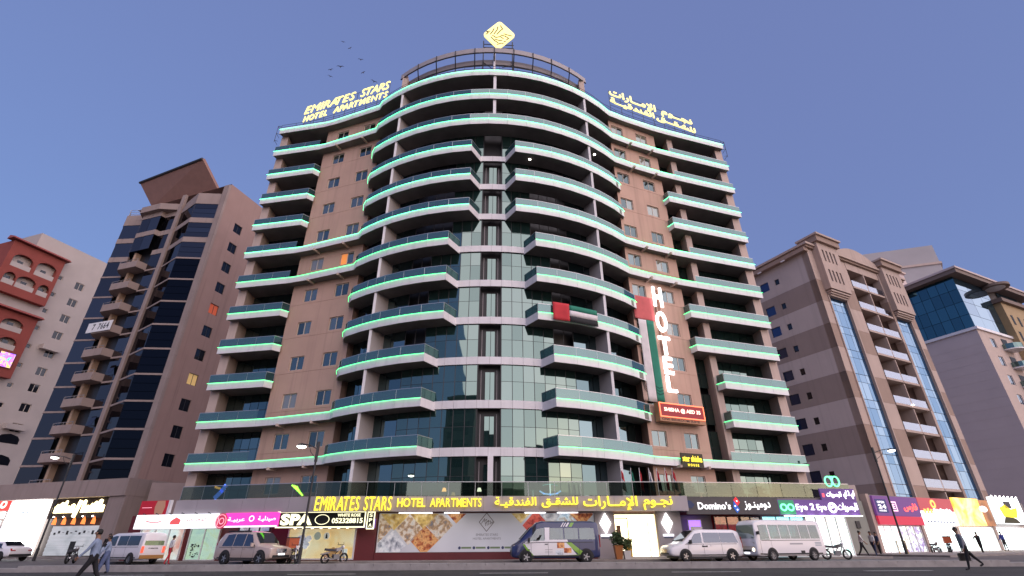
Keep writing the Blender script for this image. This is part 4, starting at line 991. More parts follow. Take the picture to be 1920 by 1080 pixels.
# --- shops under the glass tower
def lshop(name, label, x, cat='sign'): return thing(name, label, cat, P_w(lt, (x + .0, -3.0, 0)), RAD(-17.5))
t = lshop('shop_sign', 'amber and white lit lettering on a dark board over a white shutter', -2.9)
board(t, 'sign_board', -4.3, 4.0, 3.9, 5.85, mat('board_dark_brown', (.05, .03, .012), .6), .15)
E_amb = emit('letters_amber_white', (1., .82, .42), 5.5)
x = -3.9
for k in range(13):
    w_ = .34 + .1 * ((k * 7) % 3); h_ = .62 + .18 * ((k * 5) % 4)
    if k == 6:
        stroke(t, 'sign_stroke', [(x + .2, 4.15), (x + .55, 5.5)], .5, E_amb, -.15, .06); x += 1.0; continue
    pts = [(x, 4.45), (x + w_, 4.45), (x + w_, 4.45 + h_), (x + w_ * .5, 4.55 + h_), (x, 4.42 + h_)]
    plate(t, 'sign_glyph', pts, E_amb, -.15, .06); x += w_ + .13
for k in range(5):
    x = -2.9 + k * 1.45
    plate(t, 'lantern_motif', [(x - .32, 3.35), (x + .32, 3.3), (x + .26, 3.7), (x + .02, 4.05), (x - .22, 3.8)], emit('motif_orange', (1., .24, .05), 1.4), -.13, .05)
    MB().lathe([(.02, 0), (.09, .04), (.02, .1)], 8, (x - .3, -.2, 4.02)).build('spot_lamp', emit('spot_white', (1, .95, .9), 14), t)
sh = MB()
for k in range(15): sh.box(-5.9, 1.3, -3.02 - .03 * (k % 2), -2.62, .4 + k * .185, .58 + k * .185)
sh = sh.build('shop_shutter', photo_print('shutter_white', [(.45, .50, .50), (.62, .66, .66), (.70, .72, .72)], .35, .28), lt)
for k in range(10):
    x = -5.4 + .62 * k; board(sh, 'printed_mark', x, x + .3, 2.35 + .12 * (k % 3), 2.55 + .16 * (k % 2), mat('print_black', (.02, .02, .02), .6), .01, -3.05)
board(sh, 'printed_panel', -2.4, -1.6, .5, 1.7, mat('print_black', (.02, .02, .02), .6), .01, -3.05)
t = lshop('lit_shopfront', 'glaring white lit shop front beside the shutter', -10.6, 'shop')
board(t, 'light_panel', -3.2, 3.0, .45, 5.8, emit('glare_white', (.93, .98, 1.), 8.0), .2)
for k in range(4): MB().box(-3.2 + 1.9 * k, -3.1 + 1.9 * k, -.27, -.2, .45, 5.8).build('mullion', M_alu, t)
for k in range(9): board(t, 'printed_mark', -1.2 + .25 * (k % 5), -.95 + .3 * (k % 5), 4.2 + .35 * (k % 3), 4.35 + .35 * (k % 3), mat('print_grey_blue', (.2, .28, .35), .6), .012, -.2)
t = lshop('shop_sign', 'red lit sign with two round white eyes over white panels', -15.7)
board(t, 'sign_board', -2.0, 1.9, 4.9, 6.6, emit('board_bright_red', (.9, .06, .05), 1.3), .2)
for x in (-.75, .65): ring(t, 'eye_ring', x, 5.55, .5, .42, .2, emit('eye_white', (1, .75, .7), 2.), -.2, .05)
board(t, 'lit_panel', -2.1, 1.2, 4.15, 4.75, emit('glare_white', (.93, .98, 1.), 8.0), .15); board(t, 'lit_panel', -2.3, 1.0, 3.3, 3.85, emit('glare_white', (.93, .98, 1.), 8.0), .15)

# --- far left: white block with red arcaded front
fl = thing('arcade_building', 'white apartment block with a red front of arched balconies', 'building', (-90.5, 79.5, 0), RAD(71.7))
M_flw = mat('block_white', (.43, .38, .355), .85, var=.05, vscale=.4); M_flr = mat('block_red', (.25, .055, .042), .85, var=.08, vscale=.5)
ops = [(10.0 + 9.4 - .8, 10.0 + 9.4 + .8, z - .75, z + .75) for z in (47.9, 44.3, 40.8, 37.3, 33.6, 30.1, 27.0, 23.4, 19.9)] + [(10.0 + 5.8 - .4, 10.0 + 5.8 + .4, z - .4, z + .4) for z in (48.1, 44.5, 41.0, 37.5, 33.9, 30.3, 26.6, 23.1, 19.5)]
wl_ = wall_open(MB(), (0, 0), (14, 0), 0, 55, [(a - 10, b - 10, c, d) for a, b, c, d in ops], .2)
wl_.poly([(0, 0, 55), (14, 0, 55), (14, 16, 55), (0, 16, 55)]); wl_.quad((14, 0, 0), (14, 16, 0), (14, 16, 55), (14, 0, 55)); wl_.quad((0, 16, 0), (0, 0, 0), (0, 0, 55), (0, 16, 55)); wl_.quad((-3.4, .02, 0), (0, .02, 0), (0, .02, 51), (-3.4, .02, 51)); wl_.quad((-3.4, 14, 0), (-3.4, .02, 0), (-3.4, .02, 50.9), (-3.4, 14, 50.9)); wl_.quad((-3.4, .02, 50.9), (0, .02, 50.9), (0, 14, 50.9), (-3.4, 14, 50.9))
wl_.build('wall', M_flw, fl)
for (a, b, c, d) in ops:
    window(fl, (-10, 0), (14, 0), (a + b) / 2, (c + d) / 2, b - a, d - c, M_frame, [M_swin, random.choice([M_swin, M_swin, M_yelwin if (c > 46 and b - a > 1) else M_swin])], .15, 2 if b - a > 1 else 1, .07)
for (zr0, zr1, ar) in ((41.4, 51.0, ((-2.65, .5, 46.3, 49.0), (1.1, 4.35, 46.3, 49.3), (-2.7, -.85, 42.9, 45.2), (-.7, 2.3, 42.9, 45.4), (2.75, 4.55, 42.9, 45.2))), (27.4, 38.6, ((.1, 3.4, 35.2, 37.4), (.9, 3.6, 32.0, 34.1), (-3.2, -.5, 35.2, 37.4), (-3.2, -.3, 32.0, 34.1)))):
    rw_ = wall_open(MB(), (-3.6, -1.1), (4.95, -1.1), zr0, zr1, [(a + 3.6, b + 3.6, c, d) for a, b, c, d in ar], .9); rw_.quad((-3.6, 9, zr0), (-3.6, -1.1, zr0), (-3.6, -1.1, zr1), (-3.6, 9, zr1))
    rw_.quad((4.95, -1.1, zr0), (4.95, 0, zr0), (4.95, 0, zr1), (4.95, -1.1, zr1)); rw_.quad((-3.6, -1.1, zr1), (4.95, -1.1, zr1), (4.95, 9, zr1), (-3.6, 9, zr1)); rw_.quad((-3.6, 9, zr0), (4.95, 9, zr0), (4.95, -1.1, zr0), (-3.6, -1.1, zr0))
    rw_.build('red_front', M_flr, fl)
    MB().hexa([(-4.3, -1.9, zr1 + .1), (5.5, -1.9, zr1 + .1), (5.5, .02, zr1 + .1), (-4.3, .02, zr1 + .1)], [(-4.1, -1.6, zr1 + .5), (5.3, -1.6, zr1 + .5), (5.3, .02, zr1 + 1.0), (-4.1, .02, zr1 + 1.0)]).build('tiled_eave', mat('eave_maroon', (.26, .06, .05), .7), fl)
    for a, b, c, d in ar:
        cx, rx, rz = (a + b) / 2, (b - a) / 2, min(1.1, (d - c) * .5)
        for s in (-1, 1):
            pts = [(cx + s * rx, d)] + [(cx + s * rx * math.cos(k * math.pi / 12), d - rz + rz * math.sin(k * math.pi / 12)) for k in range(0, 7)]
            if s > 0: pts = pts[::-1]
            plate(fl, 'arch_spandrel', pts, M_flr, -.85, .23)
        board(fl, 'arch_recess', a, b, c, d, M_flw, .05, -.12)
        board(fl, 'balcony_parapet', a + .02, b - .02, c, c + .95, M_flw, .2, -.8)
        ob('arch_window', unit_box(M_swin), fl, (cx, -.2, c + 1.35), 0, (.9, .06, .8))
for z in (35.0, 20.4): MB().box(7.4, 10.4, -1.1, 0, z - 1.0, z - .1).build('balcony', M_flw, fl)
for z in (18.0, 14.5):
    MB().xprism([(7.4, z - .8), (10.6, z - .8), (10.6, z), (10.2, z + .5), (9, z + .8), (7.8, z + .5), (7.4, z)], -.04, .05).build('arched_window', M_swin, fl)
t = thing('lit_screen', 'small violet and green lit screen on the red arcade front', 'screen', P_w(fl, (3.0, -1.15, 30.2)), RAD(71.7))
board(t, 'screen', -1.1, 1.1, -1.2, 1.3, photo_print('screen_rainbow', [(.1, .9, .25), (.45, .1, 1.), (.9, .6, .1), (.3, .2, 1.)], .8, 1.3), .12); frame(t, 'bezel', -1.2, 1.2, -1.3, 1.4, .1, M_dark, -.1, .06)

# --- right: striped tower
rt = thing('striped_tower', 'tan and brown striped apartment tower with two tall blue glass strips', 'building', (41.9, 60, 0), RAD(27.4))
M_sl = mat('stripe_light', (.47, .415, .40), .85, var=.05, vscale=.4, bump=.1, streak=.12); M_sd = mat('stripe_dark', (.29, .235, .215), .85, var=.05, vscale=.4, bump=.1, streak=.12)
M_fl_, M_fd_ = mat('front_light', (.46, .36, .31), .85, var=.05, vscale=.4, streak=.15), mat('front_dark', (.32, .23, .185), .85, var=.05, vscale=.4, streak=.15)
M_rb = [mirror_glass('strip_blue_glass_%d' % i, t_, b, f, .03, .05) for i, (t_, b, f) in enumerate([((.32, .46, .60), (.03, .09, .19), .55), ((.27, .42, .58), (.025, .08, .18), .5), ((.38, .52, .64), (.04, .11, .22), .58)])]
zs_ = [38.4, 33.5, 30.25, 26.95, 23.65, 20.35, 17.05, 13.75, 10.45, 7.15, 3.9]
for k in range(10):
    za, zb = zs_[k + 1], zs_[k]; dark = k % 2 == 1
    zc = zb - 1.9 if k else 35.55
    ops = [(16 - 5.5 - .35, 16 - 5.5 + .35, zc - .45, zc + .45), (16 - 7.65 - .75, 16 - 7.65 + .75, zc - .7, zc + .7)]
    o = wall_open(MB(), (0, 16), (0, 0), za, zb - .02, ops, .15).build('side_wall', M_sd if dark else M_sl, rt)
    for (a, b, c, d) in ops: window(rt, (0, 16), (0, 0), (a + b) / 2, (c + d) / 2, b - a, d - c, M_dark, [M_swin if b - a < 1 else mirror_glass('navy_window', (.2, .28, .5), (.008, .012, .03), .22)], .1, 1, .06)
    for (x0, x1, y0) in ((.0, 1.55, 0), (5.75, 8.8, 0), (16.9, 17.45, -.15), (21.8, 23.6, 0)):
        MB().box(x0, x1, y0, .9, za, zb - .02).build('front_pilaster', M_fd_ if dark else M_fl_, rt)
MB().prism([(.45, .95), (1.5, .95), (1.6, .3), (5.7, .3), (8.8, 1.9), (16.9, 1.9), (17.4, .3), (21.9, .3), (23.6, .9), (23.6, 16), (.45, 16)], 0, 38.3).build('tower_core', mat('core_brown', (.22, .15, .12), .85), rt)
for (x0, x1) in ((1.6, 5.7), (17.5, 21.8)):
    for k in range(1, 10):
        za, zb = (zs_[k] - 3.3, zs_[k]) if k > 1 else (30.25, 31.2)
        for q in range(3):
            for (a, b) in ((za + .02, za + (zb - za) * .68), (za + (zb - za) * .68, zb)):
                panel('glass_pane', rt, (x0 + (x1 - x0) * q / 3, .2), (x0 + (x1 - x0) * (q + 1) / 3, .2), a, b, .03, random.choice(M_rb), .05, .008)
    MB().box(x0 - .15, x0 + .05, -.12, .3, 3.9, 31.3).build('strip_trim', M_fl_, rt); MB().box(x1 - .05, x1 + .15, -.12, .3, 3.9, 31.3).build('strip_trim', M_fl_, rt)
    # vent box over each strip
    ops = [(q * .85 + .75, q * .85 + 1.15, z, z + 1.9) for q in range(4) for z in (33.2, 36.4)]
    vb = wall_open(MB(), (x0 - .3, -.9), (x1 + .3, -.9), 32.0, 39.4, ops, .35); vb.quad((x0 - .3, -.9, 32), (x0 - .3, -.9, 39.4), (x0 - .3, .3, 39.4), (x0 - .3, .3, 32)); vb.quad((x1 + .3, .3, 32), (x1 + .3, .3, 39.4), (x1 + .3, -.9, 39.4), (x1 + .3, -.9, 32)); vb.quad((x0 - .3, .3, 32), (x1 + .3, .3, 32), (x1 + .3, -.9, 32), (x0 - .3, -.9, 32))
    vb = vb.build('vent_box', M_fl_, rt)
    for (a, b, c, d) in ops: ob('vent_slot', unit_box(M_black), vb, (x0 - .3 + (a + b) / 2, -.6, (c + d) / 2), 0, (b - a, .02, d - c))
    for q in range(3): MB().box(x0 - .1 + .1 * q, x1 + .1 - .1 * q, -.75 + .2 * q, .2, 31.9 - .25 * (q + 1), 31.9 - .25 * q - .02).build('corbel', M_fl_, rt)
    MB().box(x0 - .6, x1 + .6, -1.3, 1.5, 39.4, 40.3).build('cornice', M_fd_, rt); MB().box(x0 - .8, x1 + .8, -1.55, 1.7, 40.3, 40.6).build('cornice_cap', M_fl_, rt)
MB().box(-.5, 24.1, -.35, 16, 38.45, 38.75).build('cornice', M_fd_, rt); MB().box(-.75, 24.3, -.6, 16.2, 38.76, 39.1).build('cornice_cap', M_fl_, rt)
MB().xprism([(6.4, 39.1)] + [(17.1, 39.1)] + [(17.0 - 10.5 * k / 12, 39.6 + 1.5 * math.sin(math.pi * k / 12)) for k in range(13)], -.5, .2).build('curved_pediment', M_fl_, rt)
for k in range(10):
    zb = 37.4 - 3.42 * k
    if zb < 6: break
    for q in range(2):
        x0 = 8.85 + 4.03 * q; x1 = x0 + 3.9
        MB().box(x0, x1, -.1, 1.9, zb - 3.3, zb - 3.0).build('balcony_slab', M_fl_, rt)
        ob('balcony_glass', unit_box(clear_glass('balcony_glass_blue', (.5, .55, .62), (.6, .66, .75), .45)), rt, ((x0 + x1) / 2, -.04, zb - 2.5), 0, (3.8, .03, .98))
        ob('balcony_door', unit_box(M_swin), rt, (x0 + 1.0, 1.86, zb - 1.75), 0, (.9, .05, 2.2))
        MB().box(x0 + 1.9, x0 + 2.7, 1.5, 1.88, zb - 1.6, zb - 1.1).build('air_conditioner', M_alu, rt)
    MB().box(12.72, 12.92, -.05, 1.9, zb - 3.0, zb - .02).build('balcony_divider', M_fl_, rt)
MB().box(8.8, 17, -.05, 1.9, 37.2, 38.4).build('balcony_header', M_fl_, rt)
MB().lathe([(.03, 0), (.12, .06), (.03, .14)], 8, (12.8, -.2, 17.3)).build('bulkhead_light', emit('spot_white', (1, .95, .9), 14), rt)
for q in range(3): MB().box(-.9, -.72, 3 + q * 4, 3.6 + q * 4, 37.7, 37.85).build('eave_bracket', M_alu, rt)
mb = MB(); mb.box(-.75, .1, -.1, 16, 37.9, 38.45); mb.build('side_cornice', M_fd_, rt)

# --- far right: blue glass and grey block with a heavy cornice
fr_ = thing('glass_corner_building', 'grey block with teal glass corner under a heavy overhanging cornice', 'building', (84.5, 83.5, 0), RAD(25.5))
M_grey = mat('block_grey', (.56, .47, .455), .85, var=.04, vscale=.3)
M_teal = [mirror_glass('teal_glass_%d' % i, t_, b, f, .03, .04) for i, (t_, b, f) in enumerate([((.10, .22, .28), (.01, .05, .07), .6), ((.09, .19, .25), (.01, .045, .06), .55)])]
M_sky_ = [mirror_glass('sky_glass_%d' % i, t_, b, f, .03, .04) for i, (t_, b, f) in enumerate([((.42, .55, .66), (.03, .06, .08), .62), ((.38, .5, .62), (.03, .05, .07), .58)])]
S0, S1 = (0, 14), (0, 0)
ops = [(14 - 12.6, 14 - 11.4, z, z + 6.0) for z in (28.5, 19.5, 10.5)] + [(14 - 12.3, 14 - 11.3, 3.6, 7.0)]
wall_open(MB(), (0, 14), (0, 0), 0, 35.6, ops, .4, grooves=[4 + 1.6 * k for k in range(19)]).build('side_wall', M_grey, fr_)
for (a, b, c, d) in ops:
    ob('window_slot', unit_box(M_black), fr_, (.35, 14 - (a + b) / 2, (c + d) / 2), 0, (.03, b - a, d - c))
for j in range(4):
    for k in range(9): panel('glass_pane', fr_, (.1, 14 - 14 * k / 9), (.1, 14 - 14 * (k + 1) / 9), 36 + 2.6 * j, 38.6 + 2.6 * j, .04, random.choice(M_teal), .07, .005)
    for k in range(6):
        if k in (3,): continue
        panel('glass_pane', fr_, (.15 + 4.0 * k, .1), (.15 + 4.0 * (k + 1), .1), 36 + 2.6 * j, 38.6 + 2.6 * j, .04, random.choice(M_sky_), .07, .005)
MB().box(.5, 27, .3, 14, 0, 46.4).build('building_core', mat('core_grey', (.10, .09, .09), .85), fr_)
MB().box(-.3, 27.4, -.3, 14.3, 35.5, 36.0).build('string_course', M_alu, fr_)
MB().box(-1.3, 28, -1.4, 15, 46.5, 47.3).build('cornice', mat('cornice_brown', (.2, .15, .13), .8), fr_)
MB().box(-1.5, 28.2, -1.6, 15.2, 47.3, 47.7).build('cornice_cap', M_grey, fr_)
MB().lathe([(2.3, 0), (2.3, .5), (1.9, .6)], 28, (12.5, -1.2, 45.9)).build('round_canopy', mat('cornice_brown', (.2, .15, .13), .8), fr_)
MB().lathe([(1.5, -.06), (1.6, .0)], 24, (12.5, -1.2, 45.88)).build('canopy_disc', mat('disc_pale', (.72, .72, .74), .4), fr_)
M_crm = mat('block_cream', (.52, .42, .37), .85, var=.05)
fops = [(3.3, 5.0, z - .9, z + .9) for z in [33.5 - 3.5 * k for k in range(9)]]
wall_open(MB(), (0, 0), (27, 0), 0, 35.5, fops, .2).build('front_wall', M_crm, fr_)
for (a, b, c, d) in fops: window(fr_, (0, 0), (27, 0), (a + b) / 2, (c + d) / 2, b - a, d - c, M_alu, [M_sky_[0], M_sky_[1]], .12, 2, .08)
for k in range(9):
    z = 32.6 - 3.5 * k
    bl = MB(); bl.lathe([(1.75, -.2), (1.75, 0)], 20, (8.6, -.5, z)); bl = bl.build('balcony', M_alu, fr_)
    MB().lathe([(1.7, .02), (1.7, .95), (1.66, .95), (1.66, .02)], 20, (8.6, -.5, z), cap=False).build('balcony_glass', M_bal, bl)
    ob('balcony_door', unit_box(M_swin), fr_, (8.6, -.03, z + 1.15), 0, (2.0, .06, 2.2))
tw = MB().box(12.5, 27, -1.0, 1, 0, 43.0).build('corner_tower', mat('block_ochre', (.40, .29, .16), .85, var=.05), fr_)
for k in range(10):
    for q in range(4): ob('tower_window', unit_box(M_swin), tw, (14.2 + 2.6 * q, -1.02, 39.5 - 3.5 * k), 0, (.8, .06, 2.0))
MB().box(12, 27.5, -1.6, 1.5, 43, 43.8).build('tower_cornice', mat('cornice_brown', (.2, .15, .13), .8), fr_)
MB().prism([(13, 24), (27.8, 10.6), (36, 14.6), (36, 34), (13, 34)], 0, 67.0).build('rear_block', mat('block_cool_grey', (.40, .385, .40), .85, var=.05, vscale=.3), fr_)
MB().prism([(12.6, 24), (27.8, 10.2), (36.4, 14.4), (36.4, 34), (12.6, 34)], 61.6, 62.2).build('rear_course', M_crm, fr_)
MB().box(-6, 4, 9, 22, 47.7, 52.2).build('roof_room', M_grey, fr_); MB().box(-6.3, 4.3, 8.6, 22.3, 52.2, 52.6).build('roof_cap', M_crm, fr_)
for (x, z) in ((.0, 24.8), (.0, 14.9), (.0, 10.0)): MB().lathe([(.05, 0), (.2, .1), (.05, .22)], 8, (-.15, 10.7, z)).build('wall_lamp', emit('spot_white', (1, .95, .9), 14), fr_)

# --- row of shops in front of the striped tower
rs = thing('shop_row', 'low row of bright shops in front of the striped tower', 'shops', (32.7, 50, 0), RAD(27))
MB().box(-.1, 32, .3, 9, .2, 5.2).build('shop_wall', mat('shops_grey', (.25, .23, .22), .85), rs)
MB().box(-.1, .35, -.25, .3, .3, 5.2).build('end_pier', M_fl_, rs)
for x in (7.85, 14.2, 21.9, 29.2): MB().box(x - .22, x + .22, -.2, .3, .3, 2.7).build('shop_pier', M_fl_, rs)
fronts = [(.4, 3.8, [(.9, .3, .2), (1, 1, 1), (.9, .93, 1.), (.95, .5, .5)], 2.4), (3.9, 7.6, [(.35, .25, .2), (1, .96, .9), (.25, .12, .35), (.9, .9, .95)], 1.6), (8.1, 13.9, [(.6, .8, 1.), (1, 1, 1), (.9, .95, 1.), (1, .55, .6)], 2.8), (14.45, 21.6, [(.7, .85, 1.), (1, 1, 1), (1, 1, 1), (.9, .55, .35)], 3.4), (22.2, 29.0, [(.85, .9, 1.), (1, 1, 1), (.95, .97, 1.)], 3.2)]
for k, (a, b, cols, e) in enumerate(fronts): shopfront(rs, 'shop_window', (a, -.05), (b, -.05), GZ_PAV, 2.55, photo_print('shop_interior_%d' % k, cols, 1.1, e * 1.25), M_alu, 3)
def rsign(label, x0, x1): return thing('shop_sign', label, 'sign', P_w(rs, ((x0 + x1) / 2, -.3, 0)), RAD(27)), -(x1 - x0) / 2, (x1 - x0) / 2
t, a, b = rsign('purple and red board with a navy 24 panel', .4, 7.7)
board(t, 'sign_board', a, b, 3.35, 5.05, emit('board_plum', (.11, .035, .16), .8), .2); board(t, 'lower_board', a, b, 2.6, 3.33, emit('board_wine', (.45, .02, .05), .8), .2)
board(t, 'navy_panel', a + .25, a + 1.95, 3.6, 4.75, emit('panel_navy', (.02, .02, .12), .6), .02, -.2)
letters(t, 'OPEN', a + .5, a + 1.6, 4.4, 4.6, E_let, .02, .01, y=-.22); letters(t, '24', a + .5, a + 1.7, 3.95, 4.3, E_let, .02, .03, y=-.22, gap=.05); letters(t, 'HOURS', a + .5, a + 1.6, 3.7, 3.85, E_let, .02, .0, y=-.22)
frame(t, 'emblem_square', a + 2.6, a + 3.5, 3.75, 4.6, .1, emit('emblem_pink', (1., .6, .75), 1.2), -.2, .03); letters(t, 'E', a + 2.85, a + 3.25, 3.95, 4.4, emit('emblem_pink', (1., .6, .75), 1.2), .02, .02, y=-.2)
text_part('word', t, arabic('فارس'), a + 4.6, a + 6.9, 3.75, 4.5, emit('letters_red', (1., .10, .08), 2.2), .05, .02, 0, -.2)
t, a, b = rsign('red and white lit board with orange emblem and white lettering', 7.8, 14.0)
board(t, 'sign_board', a, b, 3.9, 5.1, emit('board_redgrey', (.38, .06, .07), .8), .2); board(t, 'lower_board', a, b, 2.6, 3.88, emit('glare_blue_white', (.9, .95, 1.), 2.6), .2)
ring(t, 'emblem_ring', a + 2.6, 4.55, .45, .4, .2, emit('emblem_orange', (1., .35, .08), 2.2), -.2, .04)
for k in range(9):
    x = a + .5 + .58 * k; plate(t, 'sign_glyph', [(x, 3.7), (x + .38, 3.65), (x + .42, 4.05 + .12 * (k % 2)), (x + .1, 4.1)], E_big if k > 2 else emit('emblem_orange', (1., .35, .08), 2.2), -.2, .04)
    board(t, 'printed_mark', x, x + .4, 2.85, 3.0, mat('print_navy', (.05, .07, .16), .6), .012, -.2)
t, a, b = rsign('orange and yellow glowing board over the brightest shop', 14.5, 21.7)
board(t, 'sign_board', a, a + 5.2, 2.65, 5.3, photo_print('board_sunset', [(1., .22, .03), (1., .5, .08), (1., .8, .3), (.9, .3, .05)], .35, 1.8), .2); board(t, 'sign_board', a + 5.25, b, 2.65, 5.2, photo_print('board_brown', [(.2, .08, .03), (.45, .18, .05), (.6, .3, .1)], .5, .5), .18)
plate(t, 'white_motif', ring_pts(a + 5.7, 4.3, .8, .3, 18), emit('glare_blue_white', (.9, .95, 1.), 2.6), -.2, .03)
t, a, b = rsign('white framed light box with a yellow and black emblem', 22.4, 29.0)
board(t, 'light_box', a, b, 2.9, 5.6, emit('glare_box', (.92, .97, 1.), 2.4), .25)
for pts, m in (([(-1.6, 3.6), (1.4, 3.5), (2.2, 4.6), (.6, 4.4), (-.4, 4.9), (-2.0, 4.5)], emit('emblem_yellow', (1., .75, .02), 1.2)), ([(-.6, 4.5), (1.0, 4.5), (1.0, 5.2), (-.6, 5.2)], M_dark), ([(-2.2, 2.95), (1.8, 2.95), (1.0, 3.45), (-1.2, 3.75)], mat('print_olive', (.05, .05, .01), .6))): plate(t, 'printed_emblem', pts, m, -.25, .012)
for k in range(7): MB().lathe([(.03, 0), (.09, .06), (.03, .13)], 8, (a + .4 + k * .95, -.35, 5.62)).build('box_lamp', emit('spot_white', (1, .95, .9), 14), t)
ub = thing('utility_block', 'pale green low service block with a screened roof between hotel and shops', 'building', (29.2, 49.2, 0), RAD(10))
MB().box(-.6, 3.2, .2, 6, .2, 4.6).build('block_wall', mat('wall_sage', (.30, .31, .27), .85, var=.06), ub)
for k in range(3): MB().box(-.4 + 1.25 * k, .82 + 1.25 * k, .5, .58, 4.62, 6.0).build('roof_screen', mat('screen_beige', (.45, .38, .34), .85), ub)
MB().box(1.9, 2.3, .1, .22, 2.3, 2.9).build('meter_box', M_dark, ub)
# --- buildings across the street, seen only mirrored in the glass
def opposite(x, y, w, d, h, label, m):
    o = thing('apartment_block', label, 'building', (x, y, 0))
    MB().box(-w / 2, w / 2, -d / 2, d / 2, 0, h).build('wall', m, o)
    for k in range(int(h / 3.5) - 1): MB().box(-w / 2 + 1, w / 2 - 1, d / 2 - .05, d / 2 + .08, 4.6 + 3.5 * k, 6.2 + 3.5 * k).build('window_band', M_black, o)
    MB().box(-w / 2 - .3, w / 2 + .3, -d / 2 - .3, d / 2 + .3, h, h + .6).build('parapet', m, o)
M_opp = mat('opposite_render', (.13, .11, .10), .9)
opposite(-24, -38, 20, 16, 30, 'dark apartment block across the street from the hotel', M_opp)
opposite(4, -46, 13, 14, 23, 'narrow dark block across the street beside a gap', M_opp)
opposite(44, -44, 22, 16, 21, 'low dark block across the street opposite the shops', M_opp)
# ================================================================== vehicles
def paint(n, c, r=.28): 
    m = mat(n, c, r, spec=.5)
    m.node_tree.nodes['Principled BSDF'].inputs['Coat Weight'].default_value = .6; return m
P_white = paint('paint_white', (.80, .78, .79)); P_silver = paint('paint_champagne', (.50, .40, .35)); P_navy = paint('paint_navy', (.025, .035, .11)); P_cream = paint('paint_cream', (.60, .55, .47))
M_tyre = mat('tyre_rubber', (.018, .018, .019), .9); M_rim = mat('wheel_alloy', (.45, .45, .46), .35, metal=.85); M_steel = mat('wheel_steel', (.22, .22, .23), .5, metal=.6)
M_carglass = mirror_glass('car_glass', (.40, .44, .50), (.008, .009, .012), .36, .02); M_carclear = clear_glass('car_glass_clear', (.55, .6, .58), (.5, .55, .55), .25)
M_trim = mat('black_trim', (.018, .018, .02), .6); M_lens = mat('lamp_lens', (.75, .75, .75), .15, spec=.8); M_tail = mat('tail_lens', (.42, .015, .02), .25)
M_chrome = mat('chrome', (.65, .65, .66), .15, metal=1.); M_plate = mat('plate_white', (.7, .7, .68), .5); M_seat = mat('seat_fabric', (.05, .05, .06), .9)
def interp(st, x):
    if x <= st[0][0]: return st[0][1:]
    for a, b in zip(st, st[1:]):
        if x <= b[0]: t = (x - a[0]) / (b[0] - a[0]); return lerp(a[1:], b[1:], t)
    return st[-1][1:]
def section(s):
    zb, zl, zr, wb, wl, wr = s
    return [(wb * .93, zb), (wb, zb + .09), (wb, zb + (zl - zb) * .5), (wl, zl), ((wl + wr) / 2 + .012, (zl + zr - .09) / 2), (wr, zr - .09), (wr * .9, zr - .02), (wr * .5, zr + .012)]
def stations(st, xs):
    return sorted(st + [(x, *interp(st, x)) for x in xs if all(abs(x - q[0]) > .01 for q in st)])
def loft(st, holes=()):
    """body shell lofted over stations (x, zbottom, zbelt, zroof, half widths at sill, belt, roof); front is +x"""
    V = []; F = []; rings = []
    for s in st:
        h = section(s[1:]); ring_ = [(s[0], -y, z) for y, z in h] + [(s[0], y, z) for y, z in reversed(h)]
        rings.append(len(V)); V += ring_
    n = 16
    for i, (a, b) in enumerate(zip(rings, rings[1:])):
        xm = (st[i][0] + st[i + 1][0]) / 2
        for k in range(n):
            if k in (3, 4, 10, 11) and any(h0 < xm < h1 for h0, h1 in holes): continue
            j = (k + 1) % n; F.append((a + k, b + k, b + j, a + j))
    F.append(tuple(rings[0] + k for k in range(n))); F.append(tuple(rings[-1] + n - 1 - k for k in range(n)))
    return V, F
def side_pt(st, x, t, side, off=.012):
    zb, zl, zr, wb, wl, wr = interp(st, x); h = section((zb, zl, zr, wb, wl, wr)); a, m, b = h[3], h[4], h[5]
    p = lerp(a, m, t * 2) if t < .5 else lerp(m, b, t * 2 - 1)
    return (x, side * (p[0] + off), p[1])
def side_window(par, st, side, xb0, xb1, xt0, xt1, t0=.06, t1=.92, m=None, name='side_window', off=.012):
    V = []; F = []; n = 6
    for j, t in enumerate((t0, (t0 + t1) / 2, t1)):
        f = j / 2
        for i in range(n + 1):
            a, b = xb0 + (xt0 - xb0) * f, xb1 + (xt1 - xb1) * f; V.append(side_pt(st, a + (b - a) * i / n, t, side, off))
    for j in range(2):
        for i in range(n):
            q = (j * (n + 1) + i, j * (n + 1) + i + 1, (j + 1) * (n + 1) + i + 1, (j + 1) * (n + 1) + i); F.append(q if side < 0 else q[::-1])
    me = bpy.data.meshes.new(name); me.from_pydata(V, [], F); me.materials.append(m or M_carglass); me.update()
    o = ob(name, me, par); md = o.modifiers.new('t', 'SOLIDIFY'); md.thickness = .012; return o
def low_pt(st, x, f, side, off=.008):
    zb, zl, zr, wb, wl, wr = interp(st, x); h = section((zb, zl, zr, wb, wl, wr)); P = [h[1], h[2], h[3]]
    p = lerp(P[0], P[1], f * 2) if f < .5 else lerp(P[1], P[2], f * 2 - 1)
    return (x, side * (p[0] + off), p[1])
def side_decal(par, st, side, pts, m, name='livery_panel', off=.006, n=8):
    """flat livery shape given as a lower and an upper edge in (x, f) on the lower body side"""
    (a0, b0), (a1, b1) = pts; V = []; F = []
    for j in range(4):
        for i in range(n + 1):
            t = i / n; lo = lerp(a0, b0, t); hi = lerp(a1, b1, t); p = lerp(lo, hi, j / 3); V.append(low_pt(st, p[0], p[1], side, off))
    for j in range(3):
        for i in range(n):
            q = (j * (n + 1) + i, j * (n + 1) + i + 1, (j + 1) * (n + 1) + i + 1, (j + 1) * (n + 1) + i); F.append(q if side < 0 else q[::-1])
    me = bpy.data.meshes.new(name); me.from_pydata(V, [], F); me.materials.append(m); me.update(); return ob(name, me, par)
WHEEL = {}
